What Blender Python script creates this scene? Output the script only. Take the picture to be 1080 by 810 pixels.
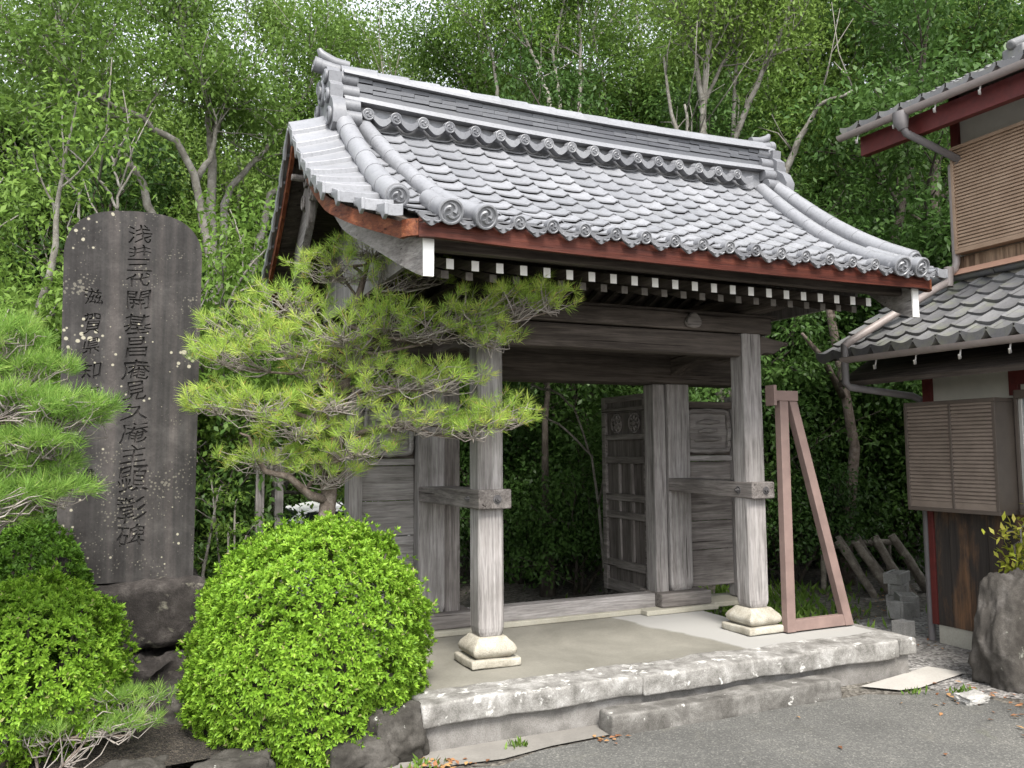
import bpy, bmesh, math, random
import numpy as np
from mathutils import Vector, Matrix, Euler
R = math.radians
scene = bpy.context.scene
for o in list(bpy.data.objects):
    bpy.data.objects.remove(o)
COL = scene.collection

# ------------------------------------------------------------------ camera, sky, sun, exposure
cam_d = bpy.data.cameras.new('camera'); cam = bpy.data.objects.new('camera', cam_d); COL.objects.link(cam)
EYE = Vector((-2.130, -5.384, 1.484))
psi, th, roll = R(24.3), R(4.7), R(0.45)
r0 = Vector((math.cos(psi), -math.sin(psi), 0))
fw = Vector((math.sin(psi)*math.cos(th), math.cos(psi)*math.cos(th), math.sin(th)))
u0 = r0.cross(fw)
rr = math.cos(roll)*r0 - math.sin(roll)*u0
uu = math.sin(roll)*r0 + math.cos(roll)*u0
M = Matrix(((rr.x, uu.x, -fw.x, EYE.x), (rr.y, uu.y, -fw.y, EYE.y), (rr.z, uu.z, -fw.z, EYE.z), (0, 0, 0, 1)))
cam.matrix_world = M
cam_d.sensor_width = 36; cam_d.lens = 873/1080*36
cam_d.clip_start = 0.05; cam_d.clip_end = 2000
scene.camera = cam

SUN_EL, SUN_AZ = 52.0, 192.0          # direction the light comes from (azimuth clockwise from +Y)
w = bpy.data.worlds.new('World'); scene.world = w; w.use_nodes = True
nt = w.node_tree; bg = nt.nodes['Background']
sky = nt.nodes.new('ShaderNodeTexSky'); sky.sky_type = 'NISHITA'; sky.sun_disc = False
sky.sun_elevation = R(SUN_EL); sky.sun_rotation = R(SUN_AZ)
sky.dust_density = 1.5; sky.air_density = 1.0
hs = nt.nodes.new('ShaderNodeHueSaturation'); hs.inputs['Saturation'].default_value = 0.22
nt.links.new(sky.outputs[0], hs.inputs['Color']); nt.links.new(hs.outputs[0], bg.inputs[0])
bg.inputs[1].default_value = 0.15
sd = bpy.data.lights.new('sun', 'SUN'); sd.energy = 1.9; sd.angle = R(20); sd.color = (1, 0.96, 0.9)
so = bpy.data.objects.new('sun', sd); COL.objects.link(so)
az, el = R(SUN_AZ), R(SUN_EL)
sdir = Vector((math.sin(az)*math.cos(el), math.cos(az)*math.cos(el), math.sin(el)))
so.rotation_euler = sdir.to_track_quat('Z', 'Y').to_euler()
scene.view_settings.view_transform = 'Standard'; scene.view_settings.look = 'None'
scene.view_settings.exposure = 1.78; scene.view_settings.gamma = 1
scene.view_settings.use_curve_mapping = False
scene.cycles.max_bounces = 6; scene.cycles.transparent_max_bounces = 4
scene.cycles.use_denoising = True

# ------------------------------------------------------------------ mesh helpers
class MB:
    def __init__(s): s.v = []; s.f = []; s.m = []; s.t = []; s.cur = .5
    def add(s, vs, fs, mi=0):
        n = len(s.v); s.v += [tuple(v) for v in vs]
        for f in fs: s.f.append(tuple(n+i for i in f)); s.m.append(mi); s.t.append(s.cur)
        return s
    def box(s, a, b, rot=None, mi=0, piv=None):
        """box from corner a to corner b, optional Euler rotation about its centre"""
        a, b = Vector(a), Vector(b)
        c = (a+b)/2; h = (b-a)/2
        vs = [Vector((x*h.x, y*h.y, z*h.z)) for z in (-1, 1) for y in (-1, 1) for x in (-1, 1)]
        if rot is not None:
            mt = Euler(rot).to_matrix(); p = Vector(piv)-c if piv is not None else Vector((0, 0, 0))
            vs = [mt @ (v-p)+p for v in vs]
        s.add([v+c for v in vs], [(0, 2, 3, 1), (4, 5, 7, 6), (0, 1, 5, 4), (2, 6, 7, 3), (0, 4, 6, 2), (1, 3, 7, 5)], mi)
        return s
    def hexa(s, p8, mi=0):
        """eight corners, bottom four (ccw from above) then top four"""
        s.add(p8, [(0, 3, 2, 1), (4, 5, 6, 7), (0, 1, 5, 4), (1, 2, 6, 5), (2, 3, 7, 6), (3, 0, 4, 7)], mi); return s
    def prism(s, poly, ext, mi=0):
        """closed polygon (3D points) extruded by the vector ext"""
        n = len(poly); e = Vector(ext); p = [Vector(q) for q in poly]
        s.add(p+[q+e for q in p], [tuple(range(n-1, -1, -1)), tuple(range(n, 2*n))] +
              [(i, (i+1) % n, n+(i+1) % n, n+i) for i in range(n)], mi); return s
    def tube(s, pts, rad, n=8, caps=True, mi=0, squash=1.0):
        pts = [Vector(p) for p in pts]; k = len(pts)
        if not hasattr(rad, '__len__'): rad = [rad]*k
        t0 = (pts[1]-pts[0]).normalized()
        up = Vector((0, 0, 1)) if abs(t0.z) < .9 else Vector((1, 0, 0))
        a = t0.cross(up).normalized(); vs = []
        for i in range(k):
            t = (pts[min(i+1, k-1)]-pts[max(i-1, 0)]).normalized()
            a = (a-t*a.dot(t)).normalized(); b = t.cross(a)
            for j in range(n):
                q = 2*math.pi*j/n
                vs.append(pts[i]+a*math.cos(q)*rad[i]+b*math.sin(q)*rad[i]*squash)
        fs = [(i*n+j, i*n+(j+1) % n, (i+1)*n+(j+1) % n, (i+1)*n+j) for i in range(k-1) for j in range(n)]
        if caps: fs += [tuple(range(n-1, -1, -1)), tuple((k-1)*n+j for j in range(n))]
        s.add(vs, fs, mi); return s
    def strip(s, secs, mi=0, caps=True):
        """loft between equal-length closed cross sections"""
        n = len(secs[0]); vs = [p for q in secs for p in q]
        fs = [(i*n+j, i*n+(j+1) % n, (i+1)*n+(j+1) % n, (i+1)*n+j) for i in range(len(secs)-1) for j in range(n)]
        if caps: fs += [tuple(range(n-1, -1, -1)), tuple((len(secs)-1)*n+j for j in range(n))]
        s.add(vs, fs, mi); return s
    def grid(s, fn, nu, nv, mi=0):
        vs = [fn(i/nu, j/nv) for j in range(nv+1) for i in range(nu+1)]
        fs = [(j*(nu+1)+i, j*(nu+1)+i+1, (j+1)*(nu+1)+i+1, (j+1)*(nu+1)+i) for j in range(nv) for i in range(nu)]
        s.add(vs, fs, mi); return s
    def torus(s, c, nrm, R1, r2, n=16, k=6, a0=0, a1=2*math.pi, mi=0):
        c = Vector(c); z = Vector(nrm).normalized(); x = z.orthogonal().normalized(); y = z.cross(x)
        pts = [c+(x*math.cos(a0+(a1-a0)*i/n)+y*math.sin(a0+(a1-a0)*i/n))*R1 for i in range(n+1)]
        return s.tube(pts, r2, k, caps=abs(a1-a0) < 6.2, mi=mi)
    def build(s, name, mats, parent=None, bevel=0, smooth=None, fix=True, seg=2):
        root = parent
        while root is not None and root.parent is not None: root = root.parent
        off = root.location if root is not None else Vector((0, 0, 0))
        me = bpy.data.meshes.new(name)
        me.from_pydata([(v[0]-off[0], v[1]-off[1], v[2]-off[2]) for v in s.v], [], s.f)
        if fix:
            b = bmesh.new(); b.from_mesh(me); bmesh.ops.recalc_face_normals(b, faces=b.faces); b.to_mesh(me); b.free()
        if not isinstance(mats, (list, tuple)): mats = [mats]
        for m in mats: me.materials.append(m)
        if len(mats) > 1: me.polygons.foreach_set('material_index', s.m)
        if smooth is not None:
            me.polygons.foreach_set('use_smooth', [True]*len(me.polygons))
            if smooth < 180: me.set_sharp_from_angle(angle=R(smooth))
        me.attributes.new('tint', 'FLOAT', 'FACE').data.foreach_set('value', s.t)
        me.update()
        o = bpy.data.objects.new(name, me); COL.objects.link(o)
        if parent is not None: o.parent = parent
        if bevel:
            md = o.modifiers.new('bevel', 'BEVEL'); md.width = bevel; md.segments = seg; md.limit_method = 'ANGLE'; md.angle_limit = R(40)
        return o

def tag(o, label=None, cat=None, group=None, kind=None):
    if label: o['label'] = label
    if cat: o['category'] = cat
    if group: o['group'] = group
    if kind: o['kind'] = kind
    return o
def thing(name, label, cat, loc=(0, 0, 0), group=None):
    o = bpy.data.objects.new(name, None); COL.objects.link(o); o.location = loc; o.empty_display_size = .2
    return tag(o, label, cat, group)
def copy_tree(o, parent=None):
    c = o.copy(); COL.objects.link(c)
    if parent is not None: c.parent = parent
    for ch in [x for x in bpy.data.objects if x.parent == o]: copy_tree(ch, c)
    return c

# ------------------------------------------------------------------ materials
def mat(name):
    m = bpy.data.materials.new(name); m.use_nodes = True
    return m, m.node_tree, m.node_tree.nodes['Principled BSDF']
def ramp(nt, src, stops):
    r = nt.nodes.new('ShaderNodeValToRGB'); el = r.color_ramp.elements
    while len(el) < len(stops): el.new(.5)
    for e, (p, c) in zip(el, stops): e.position = p; e.color = (c[0], c[1], c[2], 1)
    nt.links.new(src, r.inputs[0]); return r.outputs[0]
def coords(nt, scale=(1, 1, 1), kind='Object', rot=(0, 0, 0)):
    t = nt.nodes.new('ShaderNodeTexCoord'); mp = nt.nodes.new('ShaderNodeMapping')
    mp.inputs['Scale'].default_value = scale; mp.inputs['Rotation'].default_value = rot
    nt.links.new(t.outputs[kind], mp.inputs[0]); return mp.outputs[0]
def noise(nt, vec, scale, detail=6, rough=.6, dist=0):
    n = nt.nodes.new('ShaderNodeTexNoise'); n.inputs['Scale'].default_value = scale; n.inputs['Detail'].default_value = detail
    n.inputs['Roughness'].default_value = rough; n.inputs['Distortion'].default_value = dist
    nt.links.new(vec, n.inputs['Vector']); return n.outputs['Fac']
def mix(nt, fac, a, b, mode='MIX'):
    n = nt.nodes.new('ShaderNodeMix'); n.data_type = 'RGBA'; n.blend_type = mode
    for sock, val in ((n.inputs[0], fac), (n.inputs[6], a), (n.inputs[7], b)):
        if hasattr(val, 'is_linked'): nt.links.new(val, sock)
        elif isinstance(val, (int, float)): sock.default_value = val
        else: sock.default_value = (val[0], val[1], val[2], 1)
    return n.outputs[2]
def bump(nt, bsdf, h, strength=.3, dist=.01):
    b = nt.nodes.new('ShaderNodeBump'); b.inputs['Strength'].default_value = strength; b.inputs['Distance'].default_value = dist
    nt.links.new(h, b.inputs['Height']); nt.links.new(b.outputs[0], bsdf.inputs['Normal'])
def math_(nt, op, a, b=None):
    n = nt.nodes.new('ShaderNodeMath'); n.operation = op
    for i, v in enumerate((a, b)):
        if v is None: continue
        if hasattr(v, 'is_linked'): nt.links.new(v, n.inputs[i])
        else: n.inputs[i].default_value = v
    return n.outputs[0]

def wood(name, axis, c0, c1, c2, rough=.85, knots=True):
    m, nt, b = mat(name)
    s = {'x': (1.2, 22, 22), 'y': (22, 1.2, 22), 'z': (22, 22, 1.2)}[axis]
    s2 = tuple(q*4 for q in s)
    v = coords(nt, s); v2 = coords(nt, s2); v3 = coords(nt)
    g = noise(nt, v, 1.0, 8, .65, .6); f = noise(nt, v2, 1.0, 3, .7); big = noise(nt, v3, 1.7, 4, .6)
    base = ramp(nt, g, [(.28, c0), (.5, c1), (.72, c2)])
    fine = ramp(nt, f, [(.35, (.55, .55, .55)), (.55, (1, 1, 1))])
    c = mix(nt, .8, base, fine, 'MULTIPLY')
    blot = ramp(nt, big, [(.35, (.62, .60, .58)), (.65, (1.12, 1.1, 1.1))])
    c = mix(nt, .75, c, blot, 'MULTIPLY')
    s3 = {'x': (.9, 34, 34), 'y': (34, .9, 34), 'z': (34, 34, .9)}[axis]
    ck = noise(nt, coords(nt, s3), 1.0, 2, .5, .2); ckm = ramp(nt, ck, [(.285, (.22, .20, .19)), (.325, (1, 1, 1))]); c = mix(nt, 1.0, c, ckm, 'MULTIPLY')
    s4 = {'x': (.35, 3, 3), 'y': (3, .35, 3), 'z': (3, 3, .35)}[axis]
    pale = noise(nt, coords(nt, s4), 1.0, 5, .65); c = mix(nt, ramp(nt, pale, [(.52, (0, 0, 0)), (.72, (.55, .55, .55))]), c, mix(nt, .5, c, (c2[0]*1.25, c2[1]*1.25, c2[2]*1.25)))
    nt.links.new(c, b.inputs['Base Color']); b.inputs['Roughness'].default_value = rough
    b.inputs['Specular IOR Level'].default_value = .2
    bump(nt, b, math_(nt, 'ADD', math_(nt, 'ADD', g, f), ckm), .55, .006)
    return m
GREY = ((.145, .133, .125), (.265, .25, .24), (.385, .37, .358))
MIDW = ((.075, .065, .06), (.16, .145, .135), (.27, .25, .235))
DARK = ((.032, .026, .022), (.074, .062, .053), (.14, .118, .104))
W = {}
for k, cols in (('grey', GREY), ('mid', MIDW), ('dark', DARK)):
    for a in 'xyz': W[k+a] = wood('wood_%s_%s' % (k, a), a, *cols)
W['doorz'] = wood('wood_door', 'z', (.055, .047, .042), (.115, .102, .094), (.19, .172, .16))
red_x = wood('stained_board', 'x', (.028, .007, .004), (.062, .014, .008), (.105, .03, .016), .6)
red_y = wood('stained_board_verge', 'y', (.055, .013, .006), (.125, .036, .015), (.25, .095, .042), .6)

def simple(name, col, rough=.6, var=.25, scale=8, bmp=0, metal=0, spec=.4):
    m, nt, b = mat(name); v = coords(nt)
    n = noise(nt, v, scale, 6, .65)
    c = ramp(nt, n, [(.3, [q*(1-var) for q in col]), (.7, [min(1, q*(1+var)) for q in col])])
    nt.links.new(c, b.inputs['Base Color']); b.inputs['Roughness'].default_value = rough
    b.inputs['Metallic'].default_value = metal; b.inputs['Specular IOR Level'].default_value = spec
    if bmp: bump(nt, b, noise(nt, v, scale*5, 5, .7), bmp, .006)
    return m
white_paint = simple('white_paint', (.78, .77, .74), .6, .06, 20)
shaded_paint = simple('shaded_white_paint', (.17, .155, .14), .8, .25, 30)  # lower rafter ends: eave shade put into the white paint colour
plaster = simple('plaster', (.46, .44, .38), .9, .08, 5, .1)
pink_steel = simple('painted_steel', (.19, .132, .115), .55, .20, 5, .12)
bolt_m = simple('bolt_iron', (.09, .085, .085), .6, .3, 30, .2, .4)
gutter_m = simple('gutter_plastic', (.24, .205, .19), .45, .12, 10)
pipe_m = simple('pipe_plastic', (.13, .12, .12), .45, .12, 10)
bronze_al = simple('bronze_aluminium', (.085, .068, .056), .45, .12, 10)
bengara = simple('red_paint', (.085, .013, .011), .6, .22, 14)
rubber = simple('rubber', (.015, .015, .016), .7, .2)
chrome = simple('hub_metal', (.45, .45, .46), .3, .1, 8, 0, .8)
car_white = simple('car_white', (.75, .76, .76), .25, .03, 3)
hook_m = simple('hook_steel', (.55, .53, .5), .4, .1, 10, 0, .6)

def slat_mat():
    m, nt, b = mat('shutter_slats'); v = coords(nt)
    n = noise(nt, v, 6, 4, .6); c = ramp(nt, n, [(.3, (.235, .155, .10)), (.7, (.31, .215, .145))])
    nt.links.new(c, b.inputs['Base Color']); b.inputs['Roughness'].default_value = .5
    return m
slats_m = slat_mat()
def slat_mat_low():
    m, nt, b = mat('shutter_slats_low'); v = coords(nt)
    n = noise(nt, v, 6, 4, .6); c = ramp(nt, n, [(.3, (.155, .122, .098)), (.7, (.215, .172, .140))])
    nt.links.new(c, b.inputs['Base Color']); b.inputs['Roughness'].default_value = .5
    return m
slats_low = slat_mat_low()

def tile_mat(name, lo, hi, rough=.38, moss=0):
    m, nt, b = mat(name); v = coords(nt)
    at = nt.nodes.new('ShaderNodeAttribute'); at.attribute_name = 'tint'
    base = ramp(nt, at.outputs['Fac'], [(0, lo), (1, hi)])
    n = noise(nt, v, 9, 7, .7); c = mix(nt, .6, base, ramp(nt, n, [(.3, (.82, .82, .83)), (.62, (1.05, 1.05, 1.05))]), 'MULTIPLY')
    n2 = noise(nt, v, 45, 4, .7); c = mix(nt, .5, c, ramp(nt, n2, [(.35, (.6, .6, .6)), (.5, (1, 1, 1))]), 'MULTIPLY')
    st_ = noise(nt, v, 2.2, 7, .75, .5); c = mix(nt, ramp(nt, st_, [(.56, (0, 0, 0)), (.74, (.32, .32, .32))]), c, (.10, .10, .09))
    if moss:
        n3 = noise(nt, v, 5, 6, .7); c = mix(nt, ramp(nt, n3, [(.5, (0, 0, 0)), (.68, (moss, moss, moss))]), c, (.17, .18, .10))
    nt.links.new(c, b.inputs['Base Color']); b.inputs['Roughness'].default_value = rough
    b.inputs['Specular IOR Level'].default_value = .55
    bump(nt, b, n, .15, .004)
    return m
tile_m = tile_mat('silver_tile', (.162, .165, .175), (.222, .224, .235))
tile_d = tile_mat('silver_tile_dark', (.05, .052, .06), (.085, .088, .096), .5)
tile_k = tile_mat('disc_tile', (.12, .122, .132), (.18, .182, .19), .45)
tile_h = tile_mat('house_tile', (.085, .084, .086), (.135, .134, .136), .55, .40)

def stone(name, c0, c1, c2, lichen=None, lscale=7, lthr=(.60, .66), rough=.9, bs=.6, streak=False, scale=5):
    m, nt, b = mat(name); v = coords(nt)
    n = noise(nt, v, scale, 9, .7, .3); c = ramp(nt, n, [(.3, c0), (.5, c1), (.7, c2)])
    g = noise(nt, v, 120, 3, .7); c = mix(nt, .55, c, ramp(nt, g, [(.35, (.6, .6, .6)), (.62, (1.2, 1.2, 1.2))]), 'MULTIPLY')
    if streak:
        vs = coords(nt, (9, 9, .5)); s_ = noise(nt, vs, 1, 5, .6); c = mix(nt, .8, c, ramp(nt, s_, [(.36, (.5, .49, .48)), (.64, (1.45, 1.42, 1.4))]), 'MULTIPLY')
    if lichen:
        l = noise(nt, v, lscale, 5, .6, .2); c = mix(nt, ramp(nt, l, [(lthr[0], (0, 0, 0)), (lthr[1], (1, 1, 1))]), c, lichen)
    nt.links.new(c, b.inputs['Base Color']); b.inputs['Roughness'].default_value = rough; b.inputs['Specular IOR Level'].default_value = .25
    bump(nt, b, math_(nt, 'ADD', n, math_(nt, 'MULTIPLY', g, .4)), bs, .012)
    return m
granite = stone('edge_granite', (.085, .080, .071), (.215, .206, .19), (.40, .39, .37), (.52, .51, .48), 9, (.59, .65), scale=7)
granite_old = stone('step_granite', (.055, .051, .045), (.125, .118, .107), (.24, .23, .213), (.45, .44, .41), 12, (.66, .70), scale=6)
riser_m = stone('riser_concrete', (.085, .08, .072), (.17, .16, .148), (.26, .25, .235), None, scale=4)
pad_m = stone('pad_stone', (.20, .18, .14), (.34, .315, .26), (.45, .43, .37), (.22, .19, .14), 6, (.56, .75), bs=.35)
rock_m = stone('garden_rock', (.024, .021, .018), (.058, .052, .045), (.115, .105, .095), (.20, .20, .17), 9, (.64, .70))
bed_rock = stone('bed_rock', (.018, .016, .013), (.045, .041, .035), (.095, .088, .078), (.40, .40, .36), 8, (.66, .70))
cblock_m = stone('concrete_block', (.22, .21, .2), (.31, .30, .28), (.40, .39, .37), None, bs=.3)
def monument_mat():
    m, nt, b = mat('monument_slate'); v = coords(nt)
    n = noise(nt, v, 3.5, 9, .65, .3); c = ramp(nt, n, [(.3, (.019, .0175, .0165)), (.5, (.032, .0295, .028)), (.72, (.056, .052, .049))])
    vs = coords(nt, (11, 11, .45)); s_ = noise(nt, vs, 1, 5, .6)
    c = mix(nt, .85, c, ramp(nt, s_, [(.36, (.6, .58, .58)), (.5, (1, 1, 1)), (.66, (1.75, 1.65, 1.62))]), 'MULTIPLY')
    sp = noise(nt, v, 60, 3, .6); c = mix(nt, .35, c, ramp(nt, sp, [(.35, (.6, .6, .6)), (.6, (1.2, 1.2, 1.2))]), 'MULTIPLY')
    vo = nt.nodes.new('ShaderNodeTexVoronoi'); vo.inputs['Scale'].default_value = 19; vo.inputs['Randomness'].default_value = 1
    nt.links.new(v, vo.inputs['Vector'])
    patch = noise(nt, v, 2.6, 3, .5)
    d = math_(nt, 'SUBTRACT', vo.outputs['Distance'], math_(nt, 'MULTIPLY', math_(nt, 'SUBTRACT', patch, .47), 1.15))
    sx = nt.nodes.new('ShaderNodeSeparateXYZ'); nt.links.new(v, sx.inputs[0])
    mask = ramp(nt, math_(nt, 'ADD', d, math_(nt, 'MULTIPLY', noise(nt, v, 70, 3, .6), .12)), [(.04, (1, 1, 1)), (.11, (0, 0, 0))])
    c = mix(nt, mask, c, (.27, .25, .19))
    vo2 = nt.nodes.new('ShaderNodeTexVoronoi'); vo2.inputs['Scale'].default_value = 46; nt.links.new(v, vo2.inputs['Vector'])
    pt2 = noise(nt, v, 4.5, 4, .6); d2 = math_(nt, 'SUBTRACT', math_(nt, 'ADD', vo2.outputs['Distance'], math_(nt, 'MULTIPLY', sp, .25)), math_(nt, 'MULTIPLY', math_(nt, 'SUBTRACT', pt2, .40), 1.5))
    c = mix(nt, ramp(nt, d2, [(.05, (.55, .55, .55)), (.14, (0, 0, 0))]), c, (.16, .148, .118))
    low = math_(nt, 'ADD', sx.outputs[2], math_(nt, 'MULTIPLY', math_(nt, 'SUBTRACT', noise(nt, v, 16, 5, .7), .5), 1.2))
    c = mix(nt, ramp(nt, low, [(.0, (.75, .75, .75)), (.13, (0, 0, 0))]), c, (.36, .33, .24))
    nt.links.new(c, b.inputs['Base Color']); b.inputs['Roughness'].default_value = .85; b.inputs['Specular IOR Level'].default_value = .25
    bump(nt, b, math_(nt, 'ADD', n, math_(nt, 'MULTIPLY', sp, .4)), .35, .006)
    return m
monument_m = monument_mat()
def base_mat():
    return stone('monument_base', (.014, .012, .011), (.036, .031, .028), (.082, .072, .066), (.17, .16, .125), 9, (.60, .70), bs=.9, scale=7)
mbase_m = base_mat()

def asphalt_mat():
    m, nt, b = mat('asphalt'); v = coords(nt)
    vo = nt.nodes.new('ShaderNodeTexVoronoi'); vo.inputs['Scale'].default_value = 110; nt.links.new(v, vo.inputs['Vector'])
    st = nt.nodes.new('ShaderNodeSeparateColor'); nt.links.new(vo.outputs['Color'], st.inputs[0])
    c = ramp(nt, st.outputs[0], [(.0, (.078, .077, .073)), (.6, (.105, .103, .097)), (.9, (.132, .129, .12)), (1, (.19, .185, .17))])
    n = noise(nt, v, .9, 8, .62, .3); c = mix(nt, .9, c, ramp(nt, n, [(.30, (.66, .66, .65)), (.5, (1, 1, .98)), (.70, (1.38, 1.36, 1.30))]), 'MULTIPLY')
    n2 = noise(nt, v, 3.2, 6, .7); c = mix(nt, ramp(nt, n2, [(.58, (0, 0, 0)), (.76, (.4, .4, .4))]), c, (.17, .16, .13))
    vs = coords(nt, (1, 1, 1)); mo = noise(nt, vs, .7, 5, .7, 1.0); c = mix(nt, ramp(nt, mo, [(.62, (0, 0, 0)), (.72, (.45, .45, .45))]), c, (.085, .092, .045))
    nt.links.new(c, b.inputs['Base Color']); b.inputs['Roughness'].default_value = .92; b.inputs['Specular IOR Level'].default_value = .25
    bump(nt, b, vo.outputs['Distance'], .55, .006)
    return m
asphalt = asphalt_mat()
def gravel_mat(name, cols, scale=38):
    m, nt, b = mat(name); v = coords(nt)
    vo = nt.nodes.new('ShaderNodeTexVoronoi'); vo.inputs['Scale'].default_value = scale; nt.links.new(v, vo.inputs['Vector'])
    st = nt.nodes.new('ShaderNodeSeparateColor'); nt.links.new(vo.outputs['Color'], st.inputs[0])
    c = ramp(nt, st.outputs[0], [(0, cols[0]), (.5, cols[1]), (1, cols[2])])
    n = noise(nt, v, .9, 6, .7); c = mix(nt, .8, c, ramp(nt, n, [(.3, (.6, .58, .55)), (.7, (1.2, 1.2, 1.2))]), 'MULTIPLY')
    nt.links.new(c, b.inputs['Base Color']); b.inputs['Roughness'].default_value = .95
    bump(nt, b, vo.outputs['Distance'], 1.0, .02)
    return m
gravel = gravel_mat('gravel', ((.10, .095, .09), (.21, .20, .19), (.36, .345, .33)))
ground_m = gravel_mat('ground_soil', ((.05, .043, .034), (.10, .09, .075), (.19, .175, .15)), 30)
soil_m = gravel_mat('bed_soil', ((.018, .014, .010), (.038, .030, .022), (.075, .062, .046)), 75)
def concrete_mat(name, a, b_, new=None):
    m, nt, b = mat(name); v = coords(nt)
    n = noise(nt, v, 1.6, 8, .65, .4); c = ramp(nt, n, [(.3, a), (.7, b_)])
    f = noise(nt, v, 60, 4, .7); c = mix(nt, .3, c, ramp(nt, f, [(.35, (.7, .7, .7)), (.6, (1.1, 1.1, 1.1))]), 'MULTIPLY')
    if new:
        sx = nt.nodes.new('ShaderNodeSeparateXYZ'); nt.links.new(v, sx.inputs[0])
        e = math_(nt, 'ADD', sx.outputs[0], math_(nt, 'MULTIPLY', sx.outputs[1], new[1]))
        e = math_(nt, 'ADD', e, math_(nt, 'MULTIPLY', math_(nt, 'SUBTRACT', noise(nt, v, 2.5, 4, .6), .5), .25))
        c = mix(nt, ramp(nt, math_(nt, 'SUBTRACT', e, new[0]), [(0, (0, 0, 0)), (.05, (1, 1, 1))]), c, (.295, .288, .27))
    nt.links.new(c, b.inputs['Base Color']); b.inputs['Roughness'].default_value = .88
    bump(nt, b, f, .15, .004)
    return m
slab_m = concrete_mat('platform_concrete', (.125, .118, .096), (.215, .203, .170), (.72, .206))
new_conc = concrete_mat('curb_concrete', (.25, .235, .185), (.36, .34, .28))
strip_m = concrete_mat('strip_concrete', (.15, .14, .125), (.24, .225, .20))
slab2_m = concrete_mat('paving_concrete', (.30, .28, .25), (.40, .38, .345))
found_m = concrete_mat('foundation', (.30, .285, .24), (.40, .385, .33))

def glass_mat(name='window_glass', col=(.30, .34, .36)):
    m, nt, b = mat(name); b.inputs['Base Color'].default_value = (*col, 1); b.inputs['Roughness'].default_value = .12
    b.inputs['Specular IOR Level'].default_value = .8
    return m
frosted = glass_mat(); frosted.node_tree.nodes['Principled BSDF'].inputs['Roughness'].default_value = .4
car_glass = glass_mat('car_glass', (.02, .024, .026))

def leaf_mat(name, stops, trans=.35, rough=.45, objvar=.0):
    m, nt, b = mat(name)
    at = nt.nodes.new('ShaderNodeAttribute'); at.attribute_name = 'tint'
    f = at.outputs['Fac']
    if objvar:
        oi = nt.nodes.new('ShaderNodeObjectInfo')
        f = math_(nt, 'ADD', math_(nt, 'MULTIPLY', f, 1-objvar), math_(nt, 'MULTIPLY', oi.outputs['Random'], objvar))
    c = ramp(nt, f, stops)
    nt.links.new(c, b.inputs['Base Color']); b.inputs['Roughness'].default_value = rough; b.inputs['Specular IOR Level'].default_value = .16
    tr = nt.nodes.new('ShaderNodeBsdfTranslucent'); nt.links.new(c, tr.inputs[0])
    ms = nt.nodes.new('ShaderNodeMixShader'); ms.inputs[0].default_value = trans
    nt.links.new(b.outputs[0], ms.inputs[1]); nt.links.new(tr.outputs[0], ms.inputs[2])
    nt.links.new(ms.outputs[0], nt.nodes['Material Output'].inputs[0])
    return m
leaf_mid = leaf_mat('leaf_broad', [(0, (.055, .105, .020)), (.5, (.110, .185, .036)), (1, (.20, .29, .065))], .42, .4, .5)
leaf_light = leaf_mat('leaf_fresh', [(0, (.07, .135, .022)), (.5, (.13, .22, .038)), (1, (.22, .32, .07))], .42, .45, .35)
leaf_dark = leaf_mat('leaf_evergreen', [(0, (.026, .058, .014)), (.5, (.056, .112, .025)), (1, (.11, .185, .044))], .35, .38, .45)
leaf_azalea = leaf_mat('leaf_azalea', [(0, (.11, .215, .022)), (.5, (.20, .36, .032)), (.9, (.31, .47, .06)), (1, (.37, .36, .15))], .35, .42)
leaf_azdark = leaf_mat('leaf_azalea_dark', [(0, (.04, .09, .012)), (.6, (.09, .19, .02)), (1, (.15, .26, .03))], .3, .45)
needle_m = leaf_mat('pine_needles', [(0, (.20, .33, .06)), (.5, (.36, .50, .09)), (.85, (.54, .62, .15)), (1, (.60, .43, .13))], .45, .5)
needle_g = leaf_mat('pine_needles_green', [(0, (.11, .21, .04)), (.5, (.20, .34, .065)), (1, (.36, .47, .12))], .45, .5)
leaf_yellow = leaf_mat('leaf_yellow', [(0, (.22, .30, .03)), (.6, (.42, .45, .06)), (1, (.55, .48, .12))], .35, .45)
leaf_dead = leaf_mat('leaf_fallen', [(0, (.13, .06, .03)), (.5, (.26, .12, .06)), (1, (.40, .24, .10))], .1, .8)
bark = stone('bark', (.09, .08, .068), (.19, .175, .15), (.30, .285, .26), None, bs=.8, scale=9)
bark_dark = stone('bark_dark', (.028, .022, .017), (.06, .05, .04), (.11, .095, .08), None, bs=.8, scale=9)
bark_pine = stone('bark_pine', (.06, .045, .035), (.14, .11, .09), (.26, .22, .19), None, bs=.9, scale=14)
twig_m = stone('twig', (.13, .11, .095), (.25, .22, .195), (.38, .35, .31), None, bs=.3, scale=14)
log_m = stone('cut_log', (.09, .075, .06), (.19, .165, .135), (.33, .30, .25), None, bs=.9, scale=10)
rng = random.Random(7)
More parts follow.
